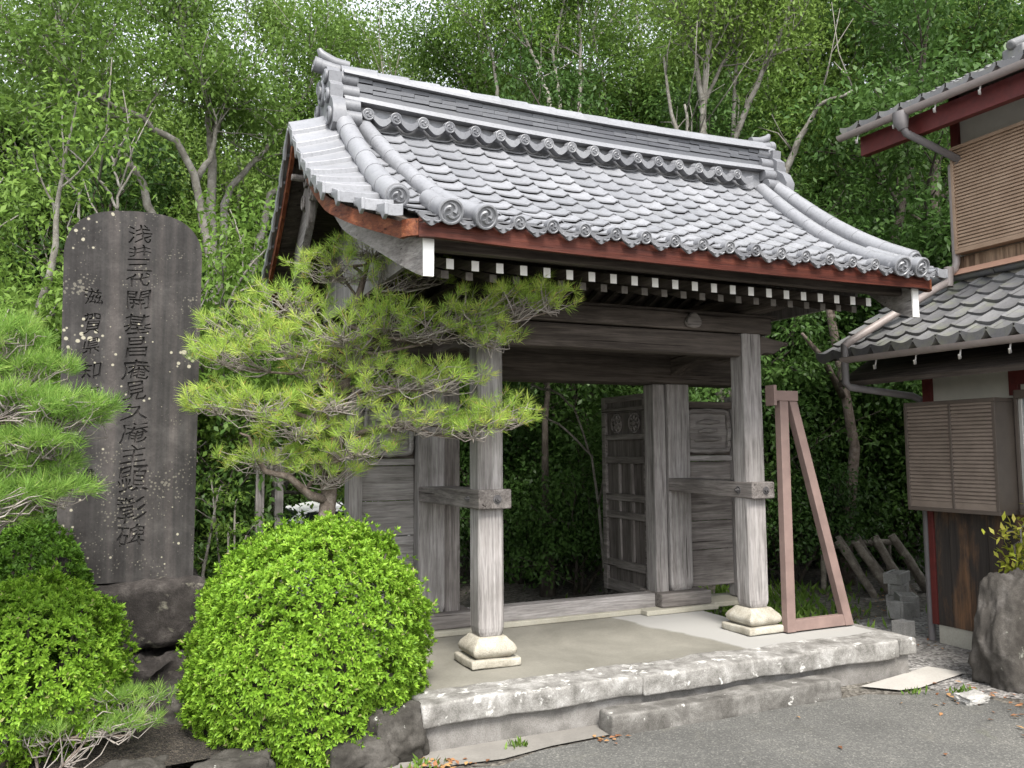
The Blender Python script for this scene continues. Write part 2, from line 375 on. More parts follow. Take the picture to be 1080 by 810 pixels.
# ------------------------------------------------------------------ setting: ground, road, strips
def gz(x, y):
    k = min(1, max(0, (y-3.2)/2.5)); k = k*k*(3-2*k)
    j = min(1, max(0, (2.6-x)/1.5)); j = j*j*(3-2*j)
    return -.30-.34*k*j
mb = MB()
xs = sorted(set([-300, -120, -50, -25, -14] + [-9+.6*i for i in range(40)] + [18, 30, 60, 140, 300]))
ys = sorted(set([-200, -80, -30, -15] + [-9+.6*i for i in range(45)] + [22, 34, 60, 140, 300]))
vs = [(x, y, gz(x, y)) for y in ys for x in xs]; nx = len(xs)
mb.add(vs, [(j*nx+i, j*nx+i+1, (j+1)*nx+i+1, (j+1)*nx+i) for j in range(len(ys)-1) for i in range(nx-1)])
tag(mb.build('ground', ground_m, smooth=180), kind='structure')
def sheet(name, poly, z, m):
    b = MB(); b.add([(x, y, z) for x, y in poly], [tuple(range(len(poly)))])
    return tag(b.build(name, m, fix=False), kind='structure')
sheet('gravel', [(3.3, -1.05), (4.63, -2.2), (6.5, -2.2), (6.5, 1.2), (3.3, 1.2)], -.296, gravel)
edge = [(-9, -.62), (-.95, -.68), (-.62, -.80), (-.2, -.92), (.1, -.80), (.55, -.77), (2.75, -.80), (2.95, -.92), (3.3, -.95), (3.45, -1.3), (3.4, -1.9), (3.7, -3), (4.2, -6), (4.4, -60), (-60, -60), (-60, -.62)]
sheet('road', edge, -.291, asphalt)
sheet('concrete_strip', [(-.90, -.60), (-.56, -.53), (.66, -.53), (.62, -.75), (.2, -.77), (-.15, -.84), (-.5, -.80), (-.80, -.70)], -.286, strip_m)
sheet('concrete_paving', [(2.84, -.66), (3.02, -.86), (3.2, -.88), (3.88, -.74), (3.78, -.47), (3.52, -.53)], -.280, slab2_m)

# raised planting bed on the left, a heightfield with its own rim
def bedz(x, y):
    k = min(1, max(0, (y+.35)/1.3)); f = min(1, max(0, (-.62-x)/.2))
    return -.30+(.12+.24*k)*f+.03*math.sin(x*5.1)*math.cos(y*4.3)
mb = MB(); mb.grid(lambda u, v: (-9+8.4*u, -.42+3.4*v, bedz(-9+8.4*u, -.42+3.4*v)), 60, 30)
tag(mb.build('garden_bed', soil_m, smooth=180), kind='structure')

# ------------------------------------------------------------------ stone platform in front of the gate
def rough_block(a, b, nx=10, ny=3, nz=3, amp=.008, seed=0, round_=.015):
    """a hewn stone: subdivided box with worn edges and an uneven face"""
    from mathutils import noise as mn
    bm = bmesh.new(); a, b = Vector(a), Vector(b)
    bmesh.ops.create_cube(bm, size=1)
    for v in bm.verts: v.co = Vector(((a.x+b.x)/2+v.co.x*(b.x-a.x), (a.y+b.y)/2+v.co.y*(b.y-a.y), (a.z+b.z)/2+v.co.z*(b.z-a.z)))
    bmesh.ops.bevel(bm, geom=bm.edges[:], offset=round_, segments=3, affect='EDGES', profile=.5)
    d = (b-a); step = max(.04, max(d)/(nx*3))
    for ax in range(3):
        n = int(d[ax]/step)
        for k in range(1, n):
            co = Vector((0, 0, 0)); co[ax] = a[ax]+d[ax]*k/n; no = Vector((0, 0, 0)); no[ax] = 1
            bmesh.ops.bisect_plane(bm, geom=bm.verts[:]+bm.edges[:]+bm.faces[:], plane_co=co, plane_no=no)
    for v in bm.verts:
        p = v.co*3.3+Vector((seed*7.1, seed*3.3, 0)); q = v.co*11+Vector((seed, 0, seed*5))
        v.co += mn.noise_vector(p)*amp*1.4+mn.noise_vector(q)*amp*.7
    mb = MB(); bm.verts.index_update()
    mb.add([tuple(v.co) for v in bm.verts], [tuple(l.vert.index for l in f.loops) for f in bm.faces]); bm.free()
    return mb
plat = thing('stone_platform', 'low concrete gate platform edged with lichen-spotted granite kerb stones', 'platform', (1.4, -.5, -.3))
mb = MB()
for p in ([(-.55, -.29), (2.72, -.29), (2.72, 2.1), (-.55, 2.1)], [(2.722, -.29), (3.46, -.29), (3.42, .14), (2.722, .14)]):
    mb.prism([(x, y, -.29) for x, y in p], (0, 0, .284))
mb.build('floor_slab', slab_m, plat)
for i, (x0, x1) in enumerate(((-.57, .965), (.975, 3.33), (3.335, 3.52))):
    rough_block((x0, -.60, -.135), (x1, -.285, .0), 18, seed=i+1, amp=.011).build('kerb_stone', granite, plat, smooth=50)
MB().box((3.43, -.284, -.135), (3.52, .13, -.004)).build('kerb_stone', granite, plat, bevel=.01)
MB().box((-.53, -.55, -.31), (3.48, -.292, -.137)).box((-.54, -.29, -.31), (-.551, 1.9, -.02)).build('riser', riser_m, plat, bevel=.006)
MB().prism([(x, y, -.004) for x, y in ((-.58, 1.08), (.62, 1.08), (.62, 1.17), (2.1, 1.17), (2.1, 1.06), (2.9, 1.06), (2.9, 1.14), (3.4, 1.14), (3.4, 1.55), (-.58, 1.55))], (0, 0, .045)).build('sill_curb', new_conc, plat, bevel=.008)
step = rough_block((.62, -.79, -.31), (2.53, -.605, -.165), 16, seed=9, amp=.010).build('step_stone', granite_old, smooth=50)
tag(step, 'long worn granite step stone on the asphalt against the platform front', 'step')

# ------------------------------------------------------------------ the gate
gate = thing('temple_gate', 'weathered wooden temple gate with silver grey tiled roof and open doors', 'gate', (1.38, .7, 0))
MX = lambda x: 2.76-x           # mirror across the gate's centre line
YR = 1.02                       # ridge line
T = [0, .27, .69, 1.22, 1.61, 1.97]; Z = [4.16, 3.93, 3.59, 3.21, 2.99, 2.83]
PC = np.polyfit(T, Z, 3)
def S(y): return float(np.polyval(PC, abs(y-YR)))
def ease(t, a, b):
    k = min(1, max(0, (t-a)/(b-a))); return k*k*(3-2*k)
def vx(t): return -1.13+.26*ease(t, 1.25, 1.99)       # verge edge
def hx(t): return -.88+.27*ease(t, .9, 1.95)         # barge board
def droop(x, y):
    e = -.78-x if x < 1.38 else x-MX(-.78)
    return -.36*max(0, e)*(1-.85*ease(abs(y-YR), .45, 1.45))

# pillars with chamfers and stone pads
def pillar(x0, x1, y0, y1, z0, z1, ch, m, taper=0):
    cx, cy = (x0+x1)/2, (y0+y1)/2; hx_, hy = (x1-x0)/2, (y1-y0)/2
    def sec(z, k):
        a, b, c = hx_*k, hy*k, ch*k
        return [(cx-a+c, cy-b, z), (cx+a-c, cy-b, z), (cx+a, cy-b+c, z), (cx+a, cy+b-c, z), (cx+a-c, cy+b, z), (cx-a+c, cy+b, z), (cx-a, cy+b-c, z), (cx-a, cy-b+c, z)]
    zs = [z0, z0+.03, z0+.06]+[z0+.06+(z1-z0-.06)*i/6 for i in range(1, 7)]
    mb = MB(); mb.strip([sec(z, .86 if i == 0 else .96 if i == 1 else 1-taper*i/8) for i, z in enumerate(zs)])
    return mb.build('pillar', m, gate, bevel=.004)
def pad(cx, cy):
    rough_block((cx-.19, cy-.18, -.002), (cx+.19, cy+.18, .055), 6, seed=int(cx*10)+40, amp=.006, round_=.012).build('plinth', pad_m, gate, smooth=50)
    q = MB()
    def sq(h, z): return [(cx+sx*h, cy+sy*h, z) for sx, sy in ((-1, -1), (1, -1), (1, 1), (-1, 1))]
    q.strip([sq(.125, .056), sq(.160, .085), sq(.166, .115), sq(.150, .145), sq(.120, .175), sq(.105, .195)])
    q.build('pillar_base', pad_m, gate, bevel=.012, smooth=60)
for cx in (.172, 2.562):
    pad(cx, .178)
    pillar(cx-.098, cx+.098, .08, .276, .196, 2.46, .022, W['greyz'])
for x0, x1 in ((-.012, .225), (2.475, 2.725)):
    pillar(x0, x1, 1.20, 1.44, .17, 2.12, .012, W['greyz'])
MB().box((.228, 1.235, .14), (.362, 1.40, 2.12)).build('door_post', W['midz'], gate, bevel=.006)
MB().box((2.33, 1.235, .14), (2.463, 1.40, 2.12)).build('door_post', W['greyz'], gate, bevel=.006)
for x0, x1, y0 in ((-.10, .47, 1.13), (2.30, 2.86, 1.11)):
    MB().box((x0, y0, .043), (x1, 1.50, .168)).build('sill_block', W['midx'], gate, bevel=.012)
MB().box((.472, 1.215, .03), (2.298, 1.36, .165)).build('threshold', W['greyx'], gate, bevel=.010)
W['carvex'] = wood('wood_carved', 'x', (.10, .09, .083), (.19, .175, .163), (.28, .265, .25))
# side wings: boards, end post, cap, carved panel
def wing(x0, x1, post):
    q = MB(); zs = [.17, .52, .80, 1.09, 1.38]
    for i in range(4): q.box((x0, 1.31+.004*(i % 2), zs[i]+.003), (x1, 1.34, zs[i+1]-.003))
    q.build('wall_board', W['midx'] if x0 > 1 else W['greyx'], gate, bevel=.004)
    MB().box((x0, 1.285, 1.382), (x1, 1.365, 1.435)).build('wall_rail', W['greyx'], gate, bevel=.005)
    MB().box((x0, 1.315, 1.437), (x1, 1.345, 1.90)).build('wall_panel', W['darkx'], gate, bevel=.003)
    MB().box((x0, 1.27, 1.90), (x1, 1.38, 1.965)).build('wall_cap', W['darkx'], gate, bevel=.006)
    # carved cartouche: lobed raised outline with a stepped bar motif
    cx, cz, w_, h_ = (x0+x1)/2, 1.675, (x1-x0)*.46, .205
    prof = []
    for i in range(48):
        a = 2*math.pi*i/48; k = (abs(math.cos(a))**6+abs(math.sin(a))**6)**(-1/6); k *= 1-.055*abs(math.sin(4*a))
        prof.append((cx+w_*k*math.cos(a), 1.314, cz+h_*k*math.sin(a)))
    q = MB(); q.prism([(cx+(p[0]-cx)*.97, p[1], cz+(p[2]-cz)*.97) for p in prof], (0, -.012, 0))
    q.tube([Vector(p)+Vector((0, -.022, 0)) for p in prof+prof[:1]], .026, 8, caps=False)
    for k, (l, dz) in enumerate(((.55, .085), (.42, .0), (.62, -.085))):
        q.tube([(cx-w_*l, 1.298, cz+dz-.008), (cx-w_*l*.3, 1.292, cz+dz+.008), (cx+w_*l*.3, 1.292, cz+dz+.004), (cx+w_*l, 1.298, cz+dz+.010)], [.012, .026, .026, .013], 8)
    q.build('carved_panel', W['greyx'] if x0 < 1 else W['carvex'], gate, smooth=60)
    MB().box((post, 1.255, .05), (post+.115, 1.395, 2.02)).build('end_post', W['greyz'], gate, bevel=.006)
wing(-.463, -.015, -.58); wing(2.728, 3.29, 3.293)
# tie rails clamping the pillars, with iron bolts
def rail(x0, x1, rise):
    xr = x0-.062 if x0 < 1 else x0
    q = MB(); q.hexa([(x0, .018, 1.085), (x1, .018, 1.085), (x1, 1.197, 1.085+rise), (xr, 1.197, 1.085+rise),
                      (x0, .018, 1.222), (x1, .018, 1.222), (x1, 1.197, 1.205+rise), (xr, 1.197, 1.205+rise)])
    o = q.build('tie_rail', W['midy'], gate, bevel=.010)
    q = MB()
    for c, n in (((x0+.14, .018, 1.153), (0, -1, 0)), ((x0, .19, 1.153), (-1, 0, 0))):
        c = Vector(c); n = Vector(n); q.tube([c-n*.002, c+n*.006], .032, 12); q.tube([c+n*.006, c+n*.022], .019, 6); q.tube([c+n*.022, c+n*.038], .009, 8)
    q.build('bolt', bolt_m, o, smooth=40)
rail(.048, .300, .0); rail(2.455, 2.690, .022)
# beams
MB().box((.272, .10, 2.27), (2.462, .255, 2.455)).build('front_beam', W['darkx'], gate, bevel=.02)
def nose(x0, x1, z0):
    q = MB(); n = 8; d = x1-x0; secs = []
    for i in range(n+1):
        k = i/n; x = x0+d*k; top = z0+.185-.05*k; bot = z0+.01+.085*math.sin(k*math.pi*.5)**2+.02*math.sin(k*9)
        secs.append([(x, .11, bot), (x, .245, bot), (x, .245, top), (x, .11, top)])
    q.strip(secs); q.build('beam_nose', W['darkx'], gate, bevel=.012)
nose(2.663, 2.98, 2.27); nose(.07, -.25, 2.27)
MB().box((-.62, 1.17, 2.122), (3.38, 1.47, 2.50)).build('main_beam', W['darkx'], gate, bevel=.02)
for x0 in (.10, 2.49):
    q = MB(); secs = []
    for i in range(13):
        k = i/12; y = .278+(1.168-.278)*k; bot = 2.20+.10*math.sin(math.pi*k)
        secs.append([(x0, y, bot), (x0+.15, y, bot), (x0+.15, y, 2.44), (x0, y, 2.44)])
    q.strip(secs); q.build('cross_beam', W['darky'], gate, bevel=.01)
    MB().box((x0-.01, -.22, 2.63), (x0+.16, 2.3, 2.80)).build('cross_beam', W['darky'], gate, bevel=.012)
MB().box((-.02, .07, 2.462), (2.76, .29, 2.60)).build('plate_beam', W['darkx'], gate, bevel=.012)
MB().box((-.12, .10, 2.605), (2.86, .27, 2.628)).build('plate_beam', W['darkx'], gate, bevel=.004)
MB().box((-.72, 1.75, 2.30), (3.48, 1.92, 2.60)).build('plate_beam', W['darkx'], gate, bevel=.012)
# a small weathered strut carving above the beam
q = MB(); q.prism([(1.93+.07*math.cos(a)*(1-.4*math.sin(a)), .068, 2.535+.065*math.sin(a)) for a in [i*math.pi/9 for i in range(18)]], (0, -.05, 0)); q.build('strut_carving', W['midx'], gate, bevel=.015)
for sx in (-.57, 3.31):        # pediment boarding up to the roof
    yy = [YR-1.35+2.7*i/18 for i in range(19)]
    q = MB(); q.prism([(sx, y, S(y)-.20) for y in yy]+[(sx, yy[-1], 2.70), (sx, yy[0], 2.70)], (.03, 0, 0)); q.build('gable_wall', W['greyz'], gate)

# doors: both leaves stand open inwards
def door(x, face):
    y0, y1, z0, z1 = 1.41, 2.27, .06, 2.05
    t = .034*face
    q = MB(); q.box((x, y0, z0), (x-.025*face, y1, z1)); d = q.build('door', W['doorz'], gate)
    d.name = 'door'
    q = MB()
    X = lambda k: x+t*k
    def bar(a, b, c, e, k=1): q.box((min(x+.002*face, X(k)), a, c), (max(x+.002*face, X(k)), b, e))
    for a, b in ((y0, y0+.07), (y1-.07, y1)): bar(a, b, z0, z1, 1.1)
    for c, e in ((z0, z0+.11), (.30, .38), (.80, .87), (.98, 1.05), (1.36, 1.43), (1.60, 1.655), (1.88, 1.93), (z1-.06, z1)): bar(y0+.072, y1-.072, c, e)
    q.build('door_frame', W['midy'], d, bevel=.005)
    q = MB()
    for i in (1, 2):
        y = y0+.07+(y1-y0-.14)*i/3
        for c, e in ((.382, .798), (.872, .978), (1.052, 1.358)): bar(y-.022, y+.022, c, e, .9)
    q.build('door_muntin', W['midz'], d, bevel=.004)
    for yc in (y0+.26, y1-.26):
        q = MB()
        c = Vector((x+.004*face, yc, 1.765)); n = (face, 0, 0)
        q.torus(c+Vector(n)*.008, n, .095, .012, 20, 6); 
        for i in range(8):
            a = 2*math.pi*i/8; q.tube([c+Vector((0, math.cos(a), math.sin(a)))*.02, c+Vector((.006*face, math.cos(a)*.055, math.sin(a)*.055)), c+Vector((0, math.cos(a)*.085, math.sin(a)*.085))], [.006, .020, .010], 6)
        q.tube([c, c+Vector(n)*.022], .022, 10)
        q.build('door_emblem', W['midz'], d, smooth=60)
door(2.405, -1); door(.395, 1)

# ---- roof: wooden deck, then everything that lies on it as sub-parts
def deckz(x, y): return S(y)-.055+droop(x, y)
q = MB()
for sg in (-1, 1):
    def fn(u, v, sg=sg):
        t = 1.87*v; xa = vx(t)+.09+.10*ease(t, 1.55, 1.87); xb = MX(xa); k = u*2-1; k = math.copysign(abs(k)**.6, k); x = xa+(xb-xa)*(k+1)/2
        return (x, YR+sg*t, deckz(x, YR+sg*t))
    q.grid(fn, 30, 20)
roof = q.build('roof', W['darkx'], gate, fix=False)
md = roof.modifiers.new('thickness', 'SOLIDIFY'); md.thickness = .03; md.offset = 0
SP = .2235; X0 = -.08
# pan tiles: profile across a tile, rows stepping down the slope
def prof(u):
    return -.005*math.sin(math.pi*min(1, u/.80)) + (.022*math.sin(math.pi*(u-.80)/.20) if u > .80 else 0)
ROWS = 13
for sg in (-1, 1):
    q = MB()
    for c in range(-2, 17):
        xa = X0+SP*c-.87*SP
        for r in range(ROWS):
            ta = .05+(1.92)*r/ROWS; tb = .05+1.92*(r+1)/ROWS
            j = rng.uniform(-.004, .004); q.cur = rng.random(); tw = rng.uniform(-.004, .004)
            N = 12; us = [i/N for i in range(N+1)]
            top, low, lip, und = [], [], [], []
            for u in us:
                x = xa+SP*u*.995; h = prof(u); ya = YR+sg*(ta-.012); yb = YR+sg*(tb+j*.6)
                top.append((x, ya, S(ya)+h+.004)); yb2 = yb
                zz = S(yb)+h+.027+j+tw*(u-.5)*2
                low.append((x, yb2, zz)); lip.append((x, yb2-sg*.003, zz-.009)); und.append((x, yb2-sg*.10, zz-.010+.10*abs(S(yb)-S(ya))/abs(yb-ya)))
            n = N+1; fs = [(k*n+i, k*n+i+1, (k+1)*n+i+1, (k+1)*n+i) for k in range(3) for i in range(N)]
            q.add(top+low+lip+und, fs)
    q.build('tile_slope', tile_m, roof, smooth=42, fix=False)
def tomoe(q, c, n, r, mi=0):
    """round end tile: disc, rim and three comma shapes"""
    c = Vector(c); n = Vector(n).normalized(); x = n.orthogonal().normalized(); y = n.cross(x)
    q.tube([c-n*.05, c], r, 20, mi=mi); q.torus(c, n, r*.90, r*.13, 20, 6, mi=mi)
    for k in range(3):
        pts = []; rad = []
        for i in range(6):
            a = k*2.094+i*.42; pr = r*(.30+.075*i); pts.append(c+n*r*.05+(x*math.cos(a)+y*math.sin(a))*pr); rad.append(r*(.20-.034*i))
        q.tube(pts, rad, 6, mi=mi)
def eave_tile(x, y, z, sg, w_, big=False):
    q = MB(); q.cur = rng.random(); n = Vector((0, sg, -.22)).normalized()
    if not big: tomoe(q, (x, y+sg*.012, z+.012), n, .043)
    # hanging apron: wide pan front with a scalloped lower edge
    N = 16; rows = []
    xa, xb = x-w_*.84, x-.030
    for dy in (0, .016):
        up = []; dn = []
        for i in range(N+1):
            u = i/N; xx = xa+(xb-xa)*u
            up.append((xx, y+sg*dy, z+.014-.030*math.sin(math.pi*u)))
            dn.append((xx, y+sg*(dy-.006), z-.004-.052*math.sin(math.pi*u)-.008*max(0, 1-abs(u-.5)*5)))
        rows.append((up, dn))
    n_ = N+1; q.add(rows[1][0]+rows[1][1]+rows[0][0]+rows[0][1],
        [(i, i+1, n_+i+1, n_+i) for i in range(N)]+[(2*n_+i, 3*n_+i, 3*n_+i+1, 2*n_+i+1) for i in range(N)]+
        [(n_+i, n_+i+1, 3*n_+i+1, 3*n_+i) for i in range(N)]+[(i, 2*n_+i, 2*n_+i+1, i+1) for i in range(N)])
    cx = (xa+xb)/2   # vine relief
    for s in (-1, 1):
        q.tube([(cx+s*.012, y+sg*.018, z-.036), (cx+s*.035, y+sg*.020, z-.042), (cx+s*.055, y+sg*.020, z-.030), (cx+s*.045, y+sg*.019, z-.020)], [.006, .007, .006, .004], 5)
    q.build('eave_tile', tile_k, roof, smooth=50)
for sg in (-1, 1):
    ye = YR+sg*1.985
    for c in range(-2, 17): eave_tile(X0+SP*c, ye, S(ye-sg*.02)+.008, sg, SP, c in (-2, -1, 15, 16))
# verge tiles: slabs stepping down both gables, with a pointed drop at the end
NV = 10
for side in (0, 1):
    for sg in (-1, 1):
        for i in range(NV):
            ta = .02+1.93*i/NV; tb = .02+1.93*(i+1)/NV
            q = MB(); q.cur = rng.random(); xi = -.79
            def P(x, t, dz, top):
                y = YR+sg*t; return (MX(x) if side else x, y, S(y)+dz+droop(x, y)+top)
            tm = (ta+tb)/2; xo = vx(tm); n = 6
            sa, sb = [], []
            for k in range(n+1):
                x = xi+(xo-xi)*k/n; b_ = -.006*math.sin(math.pi*k/n)
                sa.append((P(x, ta-.02, .022, b_), P(x, ta-.02, -.034, b_))); sb.append((P(x, tb+.005, .062, b_), P(x, tb+.005, -.008, b_)))
            secs = [[sa[k][0], sb[k][0], sb[k][1], sa[k][1]] for k in range(n+1)]
            q.strip(secs)
            mi = lambda p: (MX(p[0]) if side else p[0], p[1], p[2])
            y0, y1 = YR+sg*ta, YR+sg*(tb+.008); zt = S(y1)+droop(xo, y1); z0_ = S(y0)+droop(xo, y0)
            ym = (y0+y1)/2; zm = (zt+z0_)/2
            q.prism([mi(v) for v in ((xo-.006, y0, z0_+.0), (xo-.006, y1, zt+.064), (xo-.006, y1, zt-.005), (xo-.006, y1-(y1-y0)*.25, zt-(.042 if i < 7 else .022)), (xo-.006, ym, zm-(.030 if i < 7 else .015)), (xo-.006, y0, z0_-.02))], (.022 if not side else -.022, 0, 0))
            q.build('verge_tile', tile_m, roof, bevel=.004, smooth=40)
# main ridge: bedding courses, dark slip tiles, capping
def rz(x): return .045*((x-1.38)/2.2)**2-.03
q = MB(); NX = 26
def course(z0, z1, hw, xa=-.74, xb=3.50, mi=0):
    secs = []
    for i in range(NX+1):
        x = xa+(xb-xa)*i/NX; z = rz(x); secs.append([(x, YR-hw, z+z0), (x, YR+hw, z+z0), (x, YR+hw*.97, z+z1), (x, YR-hw*.97, z+z1)])
    q.strip(secs, mi)
course(4.03, 4.205, .16); course(4.208, 4.235, .235); course(4.238, 4.262, .20); course(4.264, 4.315, .165, mi=1)
course(4.318, 4.432, .135, mi=1)
for k in range(3):
    zc = 4.320+.038*k; x = -.74+(.11 if k % 2 else 0)
    while x < 3.49:
        xe = min(x+.235, 3.50); q.cur = rng.random(); z = rz((x+xe)/2)+rng.uniform(-.002, .002)
        for sg in (-1, 1):
            ya, yb = YR+sg*.13, YR+sg*(.168-.004*k+rng.uniform(-.002, .002))
            q.box((x+.001, min(ya, yb), z+zc), (xe-.001, max(ya, yb), z+zc+.031), mi=1)
        x = xe
q.cur = .6
course(4.437, 4.462, .195)
x = -.74
while x < 3.49:                   # half-round capping tiles
    xe = min(x+.27, 3.50); q.cur = rng.random(); z = rz((x+xe)/2)+4.465
    a = [(x, YR+.125*math.cos(p), z+.105*math.sin(p)) for p in [math.pi*i/10 for i in range(11)]]
    b = [(xe+.012, YR+.132*math.cos(p), z+.113*math.sin(p)) for p in [math.pi*i/10 for i in range(11)]]
    q.strip([a, b]); x = xe
q.build('ridge', [tile_m, tile_d], roof, smooth=35)
for sg in (-1, 1):                # row of round end tiles at the foot of the ridge
    for c in range(-2, 16):
        x = X0+SP*c-.5*SP+.07
        if x > 3.2: continue
        y = YR+sg*.285; z = S(y)+.185
        q = MB(); q.cur = rng.random(); tomoe(q, (x, y, z), (0, sg, -.1), .046)
        q.tube([(x, YR+sg*.2, z+.03), (x, y, z)], .040, 10)
        N = 10; secs = []
        for i in range(N+1):
            u = i/N; xx = x+.035+(SP-.07)*u; d = .050*math.sin(math.pi*u)
            secs.append([(xx, YR+sg*.2, z+.035-d*.7), (xx, y, z+.012-d*.7), (xx, y-sg*.004, z-.022-d*1.15), (xx, YR+sg*.2, z-.02-d)])
        q.strip(secs); q.build('ridge_foot_tile', tile_k, roof, smooth=50)
# ridge end ornaments
for side in (0, 1):
    m_ = (lambda p: (MX(p[0]), p[1], p[2])) if side else (lambda p: p)
    q = MB(); q.cur = .35
    half = [(0, 4.53), (.07, 4.53), (.12, 4.50), (.15, 4.45), (.21, 4.44), (.20, 4.36), (.26, 4.31), (.25, 4.22), (.33, 4.16), (.38, 4.06), (.36, 3.97), (.28, 3.93), (.20, 3.98), (.12, 4.02), (0, 4.04)]
    out = [(-.86, YR+a, b) for a, b in half]+[(-.86, YR-a, b) for a, b in half[::-1] if a > 0]
    q.prism([m_(p) for p in out], (.10 if not side else -.10, 0, 0))
    for s in (-1, 1):
        for yy, zz, rr_ in ((.27, 4.05, .055), (.19, 4.24, .045), (.13, 4.42, .04)):
            q.torus(m_((-.872, YR+s*yy, zz)), (1, 0, 0), rr_, .016, 14, 6)
            q.tube([m_((-.885, YR+s*yy, zz)), m_((-.85, YR+s*yy, zz))], rr_*.45, 10)
        for zz, yy, rr_ in ((4.42, .115, .058), (4.30, .150, .060), (4.175, .19, .062), (4.06, .24, .060)):
            q.tube([m_((-.84, YR+s*yy, zz)), m_((-.62, YR+s*yy, zz))], rr_, 12)
    q.torus(m_((-.87, YR, 4.33)), (1, 0, 0), .085, .02, 18, 6); q.tube([m_((-.90, YR, 4.33)), m_((-.85, YR, 4.33))], .05, 12)
    q.tube([m_((-.60, YR, 4.52)), m_((-.78, YR, 4.53)), m_((-.93, YR, 4.56))], [.062, .060, .056], 14)
    tomoe(q, m_((-.935, YR, 4.562)), (-1 if not side else 1, 0, .2), .060)
    q.tube([m_((-.66, YR, 4.585)), m_((-.78, YR, 4.60)), m_((-.88, YR, 4.65)), m_((-.90, YR, 4.69))], [.045, .045, .036, .020], 10)
    q.build('ridge_end_ornament', tile_k, roof, bevel=.004, smooth=45)
# descending ridges of round tiles
def roll(path, r, lift, dn, discr=None):
    q = MB()
    for i in range(len(path)-1):
        (xa, ya), (xb, yb) = path[i], path[i+1]; q.cur = .55+.4*rng.random()
        a = Vector((xa, ya, S(ya)+lift)); b = Vector((xb, yb, S(yb)+lift)); d = (b-a).normalized()
        q.tube([a, b-d*.03, b+d*.012, b+d*.014], [r*.97, r*.99, r*1.04, r*.98], 16)
    e = Vector((path[-1][0], path[-1][1], S(path[-1][1])+lift)); f = Vector((path[-2][0], path[-2][1], S(path[-2][1])+lift)); d = (e-f).normalized()
    q.cur = .2; tomoe(q, e+d*.03, d, discr or r*1.06)
    return q.build('descending_ridge', tile_m, roof, smooth=45)
def lerp_path(p, n):
    out = []
    for i in range(n+1):
        k = i/n*(len(p)-1); j = min(int(k), len(p)-2); f = k-j; out.append((p[j][0]+(p[j+1][0]-p[j][0])*f, p[j][1]+(p[j+1][1]-p[j][1])*f))
    return out
for side in (0, 1):
    for sg in (-1, 1):
        Y = lambda y: y if sg < 0 else 2*YR-y
        mx = (lambda x: MX(x)) if side else (lambda x: x)
        roll([(mx(x), Y(y)) for x, y in lerp_path([(-.76, .80), (-.75, .1), (-.765, -.72)], 6)], .074, .085, 0, .064)
        roll([(mx(x), Y(y)) for x, y in lerp_path([(-.58, .80), (-.49, .24), (-.42, -.25), (-.315, -.985)], 7)], .064, .045, 0, .074)
        roll([(mx(x), Y(y)) for x, y in lerp_path([(-.50, -.52), (-.525, -.975)], 2)], .064, .052, 0, .076)
# stained boards under the tile edge, sweeping round both corners
def verge_path(side, sg):
    pts = []
    for i in range(25):
        t = 1.86*i/24; x = vx(t*1.03)+.055+.05*ease(t, 1.5, 1.86); pts.append((x, YR+sg*t, S(YR+sg*t)-.105+droop(x, YR+sg*t)))
    return [((MX(p[0]) if side else p[0]), p[1], p[2]) for p in pts]
def board(path, h, th, name, m, par, flat_end=False):
    secs = []; P_ = [Vector(p) for p in path]
    for i, p in enumerate(P_):
        t = (P_[min(i+1, len(P_)-1)]-P_[max(i-1, 0)]); t.z = 0
        if t.length < 1e-6: t = Vector((0, 1, 0))
        n = Vector((t.y, -t.x, 0)).normalized()*th/2
        hh = h(i/(len(P_)-1)) if callable(h) else h
        secs.append([p+n-Vector((0, 0, hh/2)), p-n-Vector((0, 0, hh/2)), p-n+Vector((0, 0, hh/2)), p+n+Vector((0, 0, hh/2))])
    q = MB(); q.strip(secs); return q.build(name, m, par)
